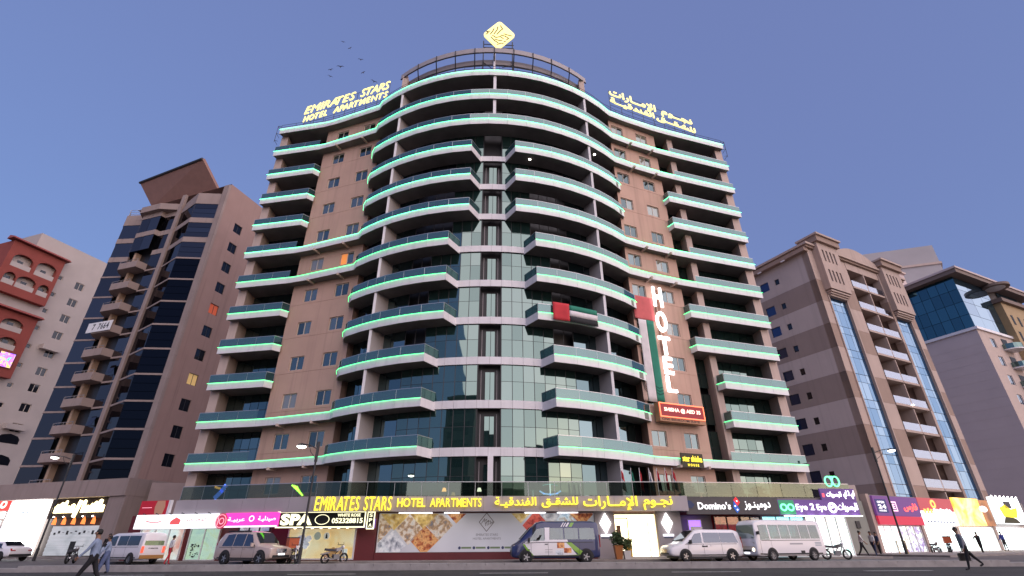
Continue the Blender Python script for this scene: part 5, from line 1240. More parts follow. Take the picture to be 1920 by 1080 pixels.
def wheel(par, x, y, r, w=.22, alloy=True, arch=True):
    side = -1 if y < 0 else 1
    key = (r, w, alloy)
    if key not in WHEEL:
        ty = MB().lathe([(r * .62, -w / 2), (r * .93, -w / 2), (r, -w / 2 + .03), (r, w / 2 - .03), (r * .93, w / 2), (r * .62, w / 2)], 28, axis='y', cap=False).mesh('tyre', M_tyre, True)
        rm = MB(); rm.lathe([(r * .63, -w * .3), (r * .63, w * .42), (r * .56, w * .40), (r * .53, w * .22), (.02, w * .18)], 24, axis='y')
        hub = MB(); hub.lathe([(r * .17, w * .16), (r * .15, w * .36), (.01, w * .38)], 12, axis='y')
        for k in range(5 if alloy else 6):
            a = 2 * math.pi * k / (5 if alloy else 6); c, s = math.cos(a), math.sin(a); u, v = -s * r * .08, c * r * .08
            hub.hexa([(c * r * .12 - u, -w * .2, s * r * .12 - v), (c * r * .58 - u, -w * .28, s * r * .58 - v), (c * r * .58 + u, -w * .28, s * r * .58 + v), (c * r * .12 + u, -w * .2, s * r * .12 + v)], [(c * r * .12 - u, -w * .34, s * r * .12 - v), (c * r * .58 - u, -w * .36, s * r * .58 - v), (c * r * .58 + u, -w * .36, s * r * .58 + v), (c * r * .12 + u, -w * .34, s * r * .12 + v)])
        WHEEL[key] = (ty, rm.mesh('rim', M_trim if alloy else M_steel), hub.mesh('spokes', M_rim if alloy else M_steel))
    a, b, c = WHEEL[key]
    o = ob('wheel', a, par, (x, y + side * .045, r), 0 if side < 0 else math.pi); ob('rim', b, o); ob('spokes', c, o)
    return o
def arches(par, st, xs, r, lift=.0):
    for x in xs:
        for side in (-1, 1):
            wb = interp(st, x)[3]
            pts = [(x + (r + .09) * math.cos(math.pi * k / 14), r + (r + .09) * math.sin(math.pi * k / 14)) for k in range(15)]
            zb = interp(st, x)[0]
            pts = [(x + r + .09, zb - .02)] + pts + [(x - r - .09, zb - .02)]
            y0 = side * (wb - .25); y1 = side * (wb + .004)
            MB().xprism(pts if side > 0 else pts, min(y0, y1), max(y0, y1)).build('wheel_arch', M_trim, par)
def end_quad(par, name, pts, m, d=.015):
    """small solid panel on a front or rear face: 4 points, pushed along the face normal"""
    a, b, c, e = [Vector(p) for p in pts]; n = (b - a).cross(e - a).normalized() * d
    MB().hexa([a, b, c, e], [a + n, b + n, c + n, e + n]).build(name, m, par)
def vehicle(name, label, cat, x, y, rot, sc, z=None, group=None):
    t = thing(name, label, cat, (x, y, GZ_LOT if z is None else z), rot, group); t.scale = (sc, sc, sc); return t
def shell(par, st, m, name='body', holes=()):
    V, F = loft(st, holes); me = bpy.data.meshes.new(name); me.from_pydata(V, [], F); me.materials.append(m); me.polygons.foreach_set('use_smooth', [True] * len(F)); me.update()
    o = ob(name, me, par); bv = o.modifiers.new('edge', 'BEVEL'); bv.width = .04; bv.segments = 2; bv.limit_method = 'ANGLE'; bv.angle_limit = RAD(35)
    return o
def mirrors(par, x, y, z, m):
    for s in (-1, 1):
        MB().hexa([(x - .06, s * y, z - .1), (x + .06, s * y, z - .1), (x + .04, s * (y + .2), z - .1), (x - .06, s * (y + .2), z - .1)], [(x - .06, s * y, z + .1), (x + .05, s * y, z + .1), (x + .03, s * (y + .2), z + .12), (x - .06, s * (y + .2), z + .12)]).build('mirror', m, par)
def seams(par, st, xs, sill=True):
    for side in (-1, 1):
        for x in xs: side_decal(par, st, side, (((x - .007, .06), (x + .007, .06)), ((x - .007, .99), (x + .007, .99))), M_trim, 'door_seam', .012, 1)
        x0, x1 = st[2][0], st[-3][0]
        side_decal(par, st, side, (((x0, .0), (x1, .0)), ((x0, .10), (x1, .10))), M_trim, 'sill_trim', .010, 12)
        side_decal(par, st, side, (((x0, .955), (x1 - .3, .955)), ((x0, .985), (x1 - .3, .985))), M_trim, 'belt_line', .011, 12)
def handle(par, st, x, side, m): 
    p = low_pt(st, x, .86, side, .0); MB().box(x - .1, x + .1, min(p[1], p[1] + side * .03), max(p[1], p[1] + side * .03), p[2] - .02, p[2] + .02).build('door_handle', m, par)

# --- champagne SUV, seen from its right front quarter
ST = None
st_suv = [(0, .42, .98, 1.10, .88, .86, .80), (.05, .34, 1.02, 1.55, .93, .92, .74), (.35, .30, 1.03, 1.84, .95, .94, .74), (1.2, .29, 1.03, 1.92, .96, .955, .74), (2.5, .28, 1.03, 1.92, .96, .955, .74), (2.95, .28, 1.03, 1.86, .96, .955, .74), (3.6, .28, 1.04, 1.22, .96, .95, .86), (3.75, .29, 1.04, 1.14, .955, .94, .84), (4.5, .32, .96, 1.06, .94, .9, .78), (4.72, .40, .88, .98, .88, .84, .70)]
t = vehicle('parked_suv', 'champagne silver SUV parked with its front lit yellow by the SPA sign', 'car', -17.55, 34.2, RAD(-22), .92)
shell(t, st_suv, P_silver)
for s in (-1, 1):
    side_window(t, st_suv, s, .55, 1.45, .75, 1.42); side_window(t, st_suv, s, 1.52, 2.38, 1.5, 2.36); side_window(t, st_suv, s, 2.46, 3.45, 2.44, 2.86)
    for x in (1.0, 3.95): wheel(t, x, s * .86, .39)
    handle(t, st_suv, 1.62, s, P_silver); handle(t, st_suv, 2.58, s, P_silver)
    MB().box(.6, 2.6, s * .7 - .03, s * .7 + .03, 1.90, 1.97).build('roof_rail', M_trim, t)
    MB().box(1.45, 3.4, s * .93 - .06, s * .93 + .06, .25, .33).build('side_step', M_trim, t)
    end_quad(t, 'headlight', [(4.66, s * .84 - .0, .78), (4.69, s * .5, .78), (4.70, s * .5, .93), (4.62, s * .84, .95)][::(1 if s > 0 else -1)], M_lens, .05)
    end_quad(t, 'tail_light', [(-.005, s * .66, .9), (-.005, s * .86, .9), (.01, s * .86, 1.25), (.01, s * .70, 1.25)][::(1 if s < 0 else -1)], M_tail, .03)
seams(t, st_suv, (1.48, 2.42, 3.4)); arches(t, st_suv, (1.0, 3.95), .39); mirrors(t, 3.25, .93, 1.14, P_silver)
end_quad(t, 'windscreen', [(3.62, -.78, 1.24), (3.62, .78, 1.24), (3.02, .68, 1.82), (3.02, -.68, 1.82)], M_carglass, .02)
end_quad(t, 'grille', [(4.735, -.42, .66), (4.735, .42, .66), (4.72, .40, .92), (4.72, -.40, .92)], M_chrome, .02); end_quad(t, 'bumper_grille', [(4.735, -.7, .42), (4.735, .7, .42), (4.735, .66, .56), (4.735, -.66, .56)], M_trim, .02)
end_quad(t, 'number_plate', [(4.757, -.26, .56), (4.757, .26, .56), (4.757, .26, .66), (4.757, -.26, .66)], M_plate, .012)
end_quad(t, 'rear_window', [(.07, .68, 1.15), (.07, -.68, 1.15), (.28, -.62, 1.72), (.28, .62, 1.72)], M_carglass, .04)

# --- blue and white hotel van
st_hi = [(0, .40, 1.12, 2.02, .93, .93, .80), (.06, .32, 1.14, 2.20, .96, .955, .80), (.4, .28, 1.14, 2.27, .97, .96, .80), (3.4, .28, 1.14, 2.27, .97, .96, .80), (3.75, .28, 1.13, 2.20, .97, .96, .79), (4.05, .28, 1.12, 1.95, .97, .955, .76), (4.75, .29, 1.10, 1.26, .965, .94, .80), (4.95, .30, 1.02, 1.12, .95, .92, .80), (5.2, .34, .92, 1.0, .91, .86, .74), (5.28, .44, .84, .92, .84, .8, .66)]
t = vehicle('hotel_van', 'blue and white hotel van with green stripes and food pictures', 'van', 4.95, 33.2, math.pi + RAD(3), .97)
HH = ((.3, 2.98), (3.3, 4.0)); shell(t, stations(st_hi, (.3, 1.22, 2.12, 2.98, 3.3, 4.0)), P_navy, holes=HH)
G_lime = paint('paint_lime', (.20, .42, .03)); 
for s in (-1, 1):
    side_decal(t, st_hi, s, (((1.35, .03), (4.05, .03)), ((1.95, .99), (4.6, .99))), P_white, off=.005)
    side_decal(t, st_hi, s, (((.95, .30), (1.25, .12)), ((1.75, .99), (2.05, .99))), G_lime, off=.008)
    side_decal(t, st_hi, s, (((1.2, .01), (3.3, .01)), ((1.3, .14), (3.2, .02))), G_lime, off=.009)
    side_decal(t, st_hi, s, (((3.95, .05), (4.12, .05)), ((4.5, .9), (4.62, .9))), G_lime, off=.009)
    for (x, f, k) in ((2.35, .78, 'food'), (1.95, .45, 'food'), (2.45, .3, 'bed')):
        side_decal(t, st_hi, s, (((x - .22, f - .17), (x + .22, f - .17)), ((x - .22, f + .17), (x + .22, f + .17))), photo_print('graphic_' + k, GP[k], 3.2, .25, .4, .15), 'livery_picture', .011)
    for k in range(3): side_decal(t, st_hi, s, (((2.85, .52 - .12 * k), (3.3, .52 - .12 * k)), ((2.85, .54 - .12 * k), (3.3, .54 - .12 * k))), mat('print_grey', (.25, .24, .26), .6), 'livery_text', .010, 2)
    side_window(t, st_hi, s, .25, 1.2, .3, 1.2, .12, .72, M_carclear); side_window(t, st_hi, s, 1.26, 2.1, 1.26, 2.1, .12, .72, M_carclear); side_window(t, st_hi, s, 2.16, 3.0, 2.16, 2.95, .12, .72, M_carclear); side_window(t, st_hi, s, 3.3, 4.35, 3.3, 3.85, .06, .72, M_carclear)
    for x in (.85, 4.4): wheel(t, x, s * .87, .35)
    handle(t, st_hi, 3.2, s, M_trim)
    for a, b in HH:
        side_window(t, st_hi, s, a, b, a, b, .72, 1., P_navy, 'window_header', .0); side_window(t, st_hi, s, a, b, a, b, .0, .13, P_navy, 'window_sill', .0)
    for x in (1.23, 2.13): side_window(t, st_hi, s, x - .05, x + .05, x - .05, x + .05, .0, 1., P_navy, 'window_pillar', .002)
    side_window(t, st_hi, s, 3.86, 4.02, 3.8, 4.02, .0, 1., M_trim, 'window_pillar', .001)
    side_window(t, st_hi, s, 1.9, 4.5, 1.95, 4.42, 0., .115, P_white, 'livery_panel', .006); side_window(t, st_hi, s, 3.02, 3.28, 2.97, 3.28, .115, .74, P_white, 'livery_panel', .006)
    for k, (x, w_, mm) in enumerate(((1.9, .12, P_white), (2.1, .06, P_white), (2.24, .06, P_white), (1.62, .2, G_lime))):
        V = [side_pt(st_hi, x, .78, s, .006), side_pt(st_hi, x + w_, .78, s, .006), side_pt(st_hi, x + w_ - .16, 1., s, .008), side_pt(st_hi, x - .16, 1., s, .008)]
        MB().poly(V if s < 0 else V[::-1]).build('roof_stripe', mm, t)
    end_quad(t, 'headlight', [(5.2, s * .86, .78), (5.27, s * .5, .76), (5.26, s * .5, .88), (5.12, s * .86, .98)][::(1 if s > 0 else -1)], M_lens, .03)
    end_quad(t, 'tail_light', [(-.005, s * .76, .85), (-.005, s * .93, .85), (.0, s * .93, 1.5), (.0, s * .80, 1.5)][::(1 if s < 0 else -1)], M_tail, .04)
MB().box(.3, 4.0, -.8, .8, .5, .62).build('cabin_floor', M_seat, t)
seams(t, st_hi, (1.25, 3.1, 4.12)); arches(t, st_hi, (.85, 4.4), .35); mirrors(t, 4.25, .95, 1.24, M_trim)
end_quad(t, 'windscreen', [(4.74, -.78, 1.30), (4.74, .78, 1.30), (4.1, .70, 1.94), (4.1, -.70, 1.94)], M_carglass, .02)
end_quad(t, 'grille', [(5.285, -.55, .46), (5.285, .55, .46), (5.285, .5, .72), (5.285, -.5, .72)], M_trim, .02); end_quad(t, 'rear_window', [(.06, .72, 1.3), (.06, -.72, 1.3), (.07, -.68, 1.95), (.07, .68, 1.95)], M_carglass, .05)

# --- white people carrier
st_h1 = [(0, .40, 1.02, 1.55, .90, .90, .74), (.08, .32, 1.04, 1.78, .93, .93, .74), (.4, .28, 1.05, 1.88, .95, .945, .75), (2.8, .28, 1.05, 1.90, .95, .945, .75), (3.2, .28, 1.05, 1.84, .95, .945, .74), (4.15, .29, 1.04, 1.17, .95, .93, .82), (4.35, .30, 1.0, 1.09, .94, .91, .80), (4.95, .34, .86, .95, .90, .84, .72), (5.1, .44, .76, .84, .82, .76, .62)]
t = vehicle('passenger_van', 'white people carrier van with dark side glass parked facing the entrance', 'van', 13.85, 34.9, math.pi + RAD(9), .92)
shell(t, st_h1, P_white)
for s in (-1, 1):
    side_window(t, st_h1, s, .28, 1.5, .42, 1.5, .08, .86); side_window(t, st_h1, s, 1.53, 2.72, 1.53, 2.68, .08, .86); side_window(t, st_h1, s, 2.85, 4.0, 2.8, 3.28, .06, .84)
    for x in (.85, 4.1): wheel(t, x, s * .86, .34, .2, True)
    side_decal(t, st_h1, s, (((2.5, .74), (2.9, .74)), ((2.5, .86), (2.9, .86))), M_trim, 'number_mark', .008, 2)
    handle(t, st_h1, 2.7, s, P_white); handle(t, st_h1, 2.2, s, P_white)
    end_quad(t, 'headlight', [(4.93, s * .83, .72), (5.08, s * .48, .68), (5.06, s * .48, .8), (4.78, s * .84, .96)][::(1 if s > 0 else -1)], M_lens, .035)
    end_quad(t, 'tail_light', [(-.005, s * .74, .8), (-.005, s * .9, .8), (.03, s * .9, 1.45), (.03, s * .78, 1.45)][::(1 if s < 0 else -1)], M_tail, .03)
seams(t, st_h1, (1.5, 2.78, 3.85)); arches(t, st_h1, (.85, 4.1), .34); mirrors(t, 3.7, .93, 1.16, M_trim)
end_quad(t, 'windscreen', [(4.12, -.78, 1.21), (4.12, .78, 1.21), (3.26, .68, 1.82), (3.26, -.68, 1.82)], M_carglass, .02)
for k in range(3): end_quad(t, 'grille_bar', [(5.105, -.42, .55 + .07 * k), (5.105, .42, .55 + .07 * k), (5.105, .42, .59 + .07 * k), (5.105, -.42, .59 + .07 * k)], M_chrome, .02)
end_quad(t, 'bumper_grille', [(5.105, -.62, .44), (5.105, .62, .44), (5.105, .58, .53), (5.105, -.58, .53)], M_trim, .02)
MB().box(.2, 4.6, -.93, .93, .20, .30).build('sill', M_trim, t)
MB().box(2.3, 2.9, -.25, .25, 1.90, 2.08).build('roof_sign', M_alug, t)

# --- white minibus
st_bus = [(0, .42, 1.30, 2.30, .98, .98, .88), (.05, .34, 1.32, 2.52, 1.0, 1.0, .88), (.4, .32, 1.32, 2.60, 1.01, 1.01, .90), (5.4, .32, 1.32, 2.60, 1.01, 1.01, .90), (5.85, .32, 1.32, 2.54, 1.01, 1.01, .88), (6.08, .34, 1.30, 2.34, .99, .98, .84), (6.22, .38, 1.24, 1.40, .95, .93, .82), (6.27, .46, 1.0, 1.12, .88, .85, .76)]
t = vehicle('minibus', 'white minibus with a row of square windows before the glasses shop', 'bus', 19.35, 36.0, math.pi + RAD(20), .87)
HB = ((.4, 4.9), (5.02, 5.8)); shell(t, stations(st_bus, (4.9, 5.02, 5.8)), P_white, holes=HB)
for s in (-1, 1):
    for k in range(5): side_window(t, st_bus, s, .35 + .92 * k, 1.21 + .92 * k, .35 + .92 * k, 1.21 + .92 * k, .06, .80, M_carclear)
    side_window(t, st_bus, s, 5.02, 5.85, 5.02, 5.75, -.0, .80, M_carclear)
    for a, b in HB: side_window(t, st_bus, s, a, b, a, b, .80, 1., P_white, 'window_header', .0); side_window(t, st_bus, s, a, b, a, b, .0, .07, P_white, 'window_sill', .0)
    for k in range(1, 5): x = .32 + .92 * k; side_window(t, st_bus, s, x - .035, x + .035, x - .035, x + .035, .0, 1., P_white, 'window_pillar', .004)
    for x in (1.25, 5.0): wheel(t, x, s * .90, .38, .22, False)
    for k in range(3): side_decal(t, st_bus, s, (((.35, .62 + .09 * k), (.95, .62 + .09 * k)), ((.35, .66 + .09 * k), (.95, .66 + .09 * k))), mat('print_grey_blue', (.2, .28, .35), .6), 'livery_text', .008, 2)
    side_decal(t, st_bus, s, (((2.1, .70), (3.3, .70)), ((2.1, .80), (3.3, .80))), mat('print_pale_grey', (.40, .40, .42), .6), 'livery_text', .008, 2)
    side_decal(t, st_bus, s, (((2.05, .08), (2.42, .08)), ((2.05, .28), (2.42, .28))), M_trim, 'side_vent', .01, 2)
    MB().lathe([(.13, 0), (.12, .05), (.02, .07)], 14, (0, 0, 0), 'y').build('headlight', emit('headlight_warm', (1., .85, .65), 2.5), t, (6.25, s * .66, .72), math.pi / 2)
    end_quad(t, 'tail_light', [(-.005, s * .8, .7), (-.005, s * .95, .7), (-.0, s * .95, 1.1), (-.0, s * .8, 1.1)][::(1 if s < 0 else -1)], M_tail, .03)
MB().box(.2, 5.9, -.9, .9, .62, .72).build('cabin_floor', M_seat, t)
for k in range(4): 
    for y in (-.55, .55): MB().box(.7 + .95 * k, .85 + .95 * k, y - .3, y + .3, .72, 1.55).build('seat', M_seat, t)
seams(t, st_bus, (4.95, 5.9)); arches(t, st_bus, (1.25, 5.0), .38); mirrors(t, 6.05, 1.0, 1.75, M_trim)
end_quad(t, 'windscreen', [(6.21, -.86, 1.42), (6.21, .86, 1.42), (6.08, .80, 2.26), (6.08, -.80, 2.26)], clear_glass('bus_screen', (.5, .6, .6), (.6, .7, .72), .35), .02)
end_quad(t, 'front_panel', [(6.275, -.80, .62), (6.275, .80, .62), (6.245, .82, 1.2), (6.245, -.82, 1.2)], P_cream, .012); end_quad(t, 'grille', [(6.29, -.4, .60), (6.29, .4, .60), (6.29, .4, .72), (6.29, -.4, .72)], M_trim, .02); end_quad(t, 'number_plate', [(6.29, -.24, .46), (6.29, .24, .46), (6.29, .24, .56), (6.29, -.24, .56)], M_plate, .02)
end_quad(t, 'rear_window', [(.05, .75, 1.5), (.05, -.75, 1.5), (.06, -.7, 2.2), (.06, .7, 2.2)], M_carglass, .04)

# --- white van seen from behind, left
st_hv = [(0, .42, 1.08, 1.80, .84, .84, .76), (.05, .34, 1.10, 1.94, .845, .845, .76), (.35, .30, 1.10, 1.98, .85, .85, .77), (3.3, .30, 1.10, 1.98, .85, .85, .77), (3.7, .30, 1.10, 1.90, .85, .845, .75), (4.45, .32, 1.04, 1.16, .84, .83, .74), (4.62, .38, .92, 1.02, .80, .78, .68), (4.7, .46, .8, .9, .74, .7, .6)]
t = vehicle('minivan', 'white minibus van parked by the white sign seen from behind', 'van', -22.75, 35.2, math.pi - RAD(24), .9)
shell(t, st_hv, P_white)
for s in (-1, 1):
    side_window(t, st_hv, s, .35, 1.65, .38, 1.65, .1, .86); side_window(t, st_hv, s, 1.7, 2.75, 1.7, 2.75, .1, .86); side_window(t, st_hv, s, 2.95, 4.2, 2.95, 3.75, .08, .86)
    for x in (.95, 3.75): wheel(t, x, s * .77, .33, .19, False)
    handle(t, st_hv, 2.85, s, P_white)
    end_quad(t, 'tail_light', [(-.005, s * .66, .72), (-.005, s * .83, .72), (-.0, s * .83, 1.12), (-.0, s * .66, 1.12)][::(1 if s < 0 else -1)], emit('tail_red', (.9, .12, .06), .8), .03)
    end_quad(t, 'headlight', [(4.62, s * .76, .72), (4.7, s * .46, .70), (4.69, s * .46, .84), (4.55, s * .78, .92)][::(1 if s > 0 else -1)], M_lens, .03)
seams(t, st_hv, (1.68, 2.85, 4.0)); arches(t, st_hv, (.95, 3.75), .33); mirrors(t, 4.05, .83, 1.2, M_trim)
end_quad(t, 'rear_window', [(.04, .68, 1.18), (.04, -.68, 1.18), (.06, -.66, 1.76), (.06, .66, 1.76)], clear_glass('van_rear_glass', (.6, .75, .55), (.6, .6, .6), .25), .05)
end_quad(t, 'windscreen', [(4.42, -.70, 1.20), (4.42, .70, 1.20), (3.74, .64, 1.86), (3.74, -.64, 1.86)], M_carglass, .02)
end_quad(t, 'bumper', [(-.005, .82, .36), (-.005, -.82, .36), (-.005, -.82, .58), (-.005, .82, .58)], mat('bumper_amber', (.40, .20, .06), .4), .08)
text_part('badge', t, 'COMMUTER', -.34, .34, .96, 1.03, M_trim, .01, .02).rotation_euler = (0, 0, -math.pi / 2)
t.children[-1].location = (-.012, 0, 0)

# --- white saloon at the far left
st_sd = [(0, .42, .82, .92, .82, .80, .70), (.12, .34, .90, 1.02, .86, .85, .76), (.75, .28, .92, 1.08, .89, .875, .74), (1.35, .26, .93, 1.40, .90, .88, .60), (2.3, .26, .93, 1.46, .90, .88, .60), (2.7, .26, .93, 1.40, .90, .88, .60), (3.5, .27, .93, 1.02, .90, .87, .76), (4.3, .32, .80, .88, .86, .82, .70), (4.5, .42, .68, .74, .78, .74, .6)]
t = vehicle('saloon_car', 'white saloon car passing the glaring white shop front', 'car', -39.3, 44.6, math.pi - RAD(14), 1.0, .2)
shell(t, st_sd, P_white)
for s in (-1, 1):
    side_window(t, st_sd, s, .95, 1.9, 1.35, 1.9, .1, .9); side_window(t, st_sd, s, 1.97, 3.25, 1.97, 2.66, .1, .9)
    for x in (.85, 3.65): wheel(t, x, s * .80, .32, .2)
    handle(t, st_sd, 2.05, s, P_white); handle(t, st_sd, 1.2, s, P_white)
    end_quad(t, 'tail_light', [(-.0, s * .45, .74), (-.0, s * .8, .74), (.08, s * .82, .9), (.08, s * .5, .9)][::(1 if s < 0 else -1)], M_tail, .03)
    end_quad(t, 'headlight', [(4.4, s * .8, .62), (4.5, s * .5, .6), (4.47, s * .5, .7), (4.28, s * .82, .78)][::(1 if s > 0 else -1)], M_lens, .03)
seams(t, st_sd, (1.1, 1.95, 3.2)); arches(t, st_sd, (.85, 3.65), .32); mirrors(t, 3.05, .88, 1.0, P_white)
end_quad(t, 'rear_window', [(.78, .68, 1.1), (.78, -.68, 1.1), (1.32, -.56, 1.4), (1.32, .56, 1.4)], M_carglass, .02); end_quad(t, 'windscreen', [(3.46, -.7, 1.06), (3.46, .7, 1.06), (2.74, .56, 1.4), (2.74, -.56, 1.4)], M_carglass, .02)
end_quad(t, 'bumper', [(-.005, .8, .38), (-.005, -.8, .38), (-.005, -.8, .52), (-.005, .8, .52)], M_trim, .04)

# --- motorbikes
def make_bike(box=None, body=(.02, .02, .022)):
    t = thing('motorbike', 'motorbike', 'motorbike'); mb_ = paint('bike_%d_%d_%d' % tuple(int(c * 100) for c in body), body)
    for x in (-.62, .62):
        w_ = ob('wheel', MB().lathe([(.2, -.05), (.27, -.055), (.30, 0), (.27, .055), (.2, .05), (.2, -.05)], 22, axis='y', cap=False).mesh('wheel', M_tyre, True), t, (x, 0, .30))
        sp = MB()
        for k in range(6): a = k * math.pi / 3; sp.tube([(.03 * math.cos(a), 0, .03 * math.sin(a)), (.21 * math.cos(a), 0, .21 * math.sin(a))], .012, 4)
        sp.lathe([(.05, -.05), (.05, .05)], 10, axis='y'); sp.build('spokes', M_rim, w_)
    fr_b = MB(); fr_b.tube([(.42, 0, .92), (.1, 0, .62), (-.1, 0, .35), (.2, 0, .28), (.42, 0, .75)], .03, 6); fr_b.tube([(-.1, 0, .4), (-.62, .08, .30)], .025, 6); fr_b.tube([(-.1, 0, .4), (-.62, -.08, .30)], .025, 6); fr_b.tube([(.1, 0, .68), (-.6, 0, .72)], .03, 6)
    fr_b.build('frame', M_trim, t)
    MB().box(-.12, .26, -.12, .12, .26, .52).build('engine', M_steel, t)
    for y in (-.07, .07): MB().tube([(.62, y, .30), (.40, y, .98)], .022, 6).build('fork', M_chrome, t)
    MB().tube([(.30, -.34, 1.02), (.38, -.1, 1.03), (.38, .1, 1.03), (.30, .34, 1.02)], .018, 6).build('handlebar', M_trim, t)
    MB().hexa([(-.02, -.12, .66), (.38, -.1, .74), (.38, .1, .74), (-.02, .12, .66)], [(.02, -.1, .84), (.34, -.07, .90), (.34, .07, .90), (.02, .1, .84)]).build('fuel_tank', mb_, t)
    MB().hexa([(-.68, -.12, .72), (.0, -.13, .68), (.0, .13, .68), (-.68, .12, .72)], [(-.66, -.1, .84), (.0, -.1, .78), (.0, .1, .78), (-.66, .1, .84)]).build('seat', M_seat, t)
    MB().lathe([(.02, -.1), (.09, -.04), (.1, .06)], 12, (0, 0, 0), 'y').build('headlight', M_lens, t, (.47, 0, .9), math.pi / 2)
    MB().tube([(.1, -.14, .26), (-.5, -.16, .30), (-.75, -.16, .36)], .04, 7).build('exhaust', M_chrome, t)
    MB().hexa([(-.92, -.08, .5), (-.4, -.09, .58), (-.4, .09, .58), (-.92, .08, .5)], [(-.9, -.08, .56), (-.4, -.09, .66), (-.4, .09, .66), (-.9, .08, .56)]).build('mudguard', mb_, t)
    for s in (-1, 1): MB().tube([(.34, s * .28, 1.03), (.30, s * .34, 1.16)], .012, 5).build('mirror', M_trim, t)
    if box:
        bx_ = MB().box(-.86, -.30, -.29, .29, .86, 1.40).build('delivery_box', mat('box_%d_%d_%d' % tuple(int(c * 100) for c in box), box, .5), t); MB().box(-.88, -.28, -.31, .31, 1.40, 1.45).build('box_lid', M_trim, bx_)
    return t
b1 = make_bike((.45, .09, .025)); b1['label'] = 'motorbike with an orange delivery box beside the SUV'; b1['group'] = 'motorbikes parked at the shops'
b1.location = (-13.05, 33.3, GZ_LOT); b1.rotation_euler = (0, 0, RAD(-50))
b2 = make_bike(None, (.22, .21, .21)); b2['label'] = 'grey motorbike parked before the SPA window'; b2['group'] = b1['group']; b2.location = (-10.8, 33.9, GZ_LOT); b2.rotation_euler = (0, 0, RAD(48))
b3 = make_bike(None); b3['label'] = 'black motorbike standing behind the minibus'; b3['group'] = b1['group']; b3.location = (20.7, 36.0, GZ_LOT); b3.rotation_euler = (0, 0, RAD(-8))
b4 = copy_tree(b3); b4['label'] = 'black motorbike in front of the white van on the left'; b4.location = (-29.6, 37.6, GZ_LOT); b4.rotation_euler = (0, 0, RAD(110))
b5 = copy_tree(b3); b5['label'] = 'motorbike parked by the shop with the 24 panel'; b5.location = (38.6, 51.2, GZ_LOT + .0); b5.rotation_euler = (0, 0, RAD(30))
b6 = copy_tree(b1); b6['label'] = 'delivery motorbike with orange box beside the 24 shop'; b6.location = (40.3, 51.8, GZ_LOT); b6.rotation_euler = (0, 0, RAD(60))
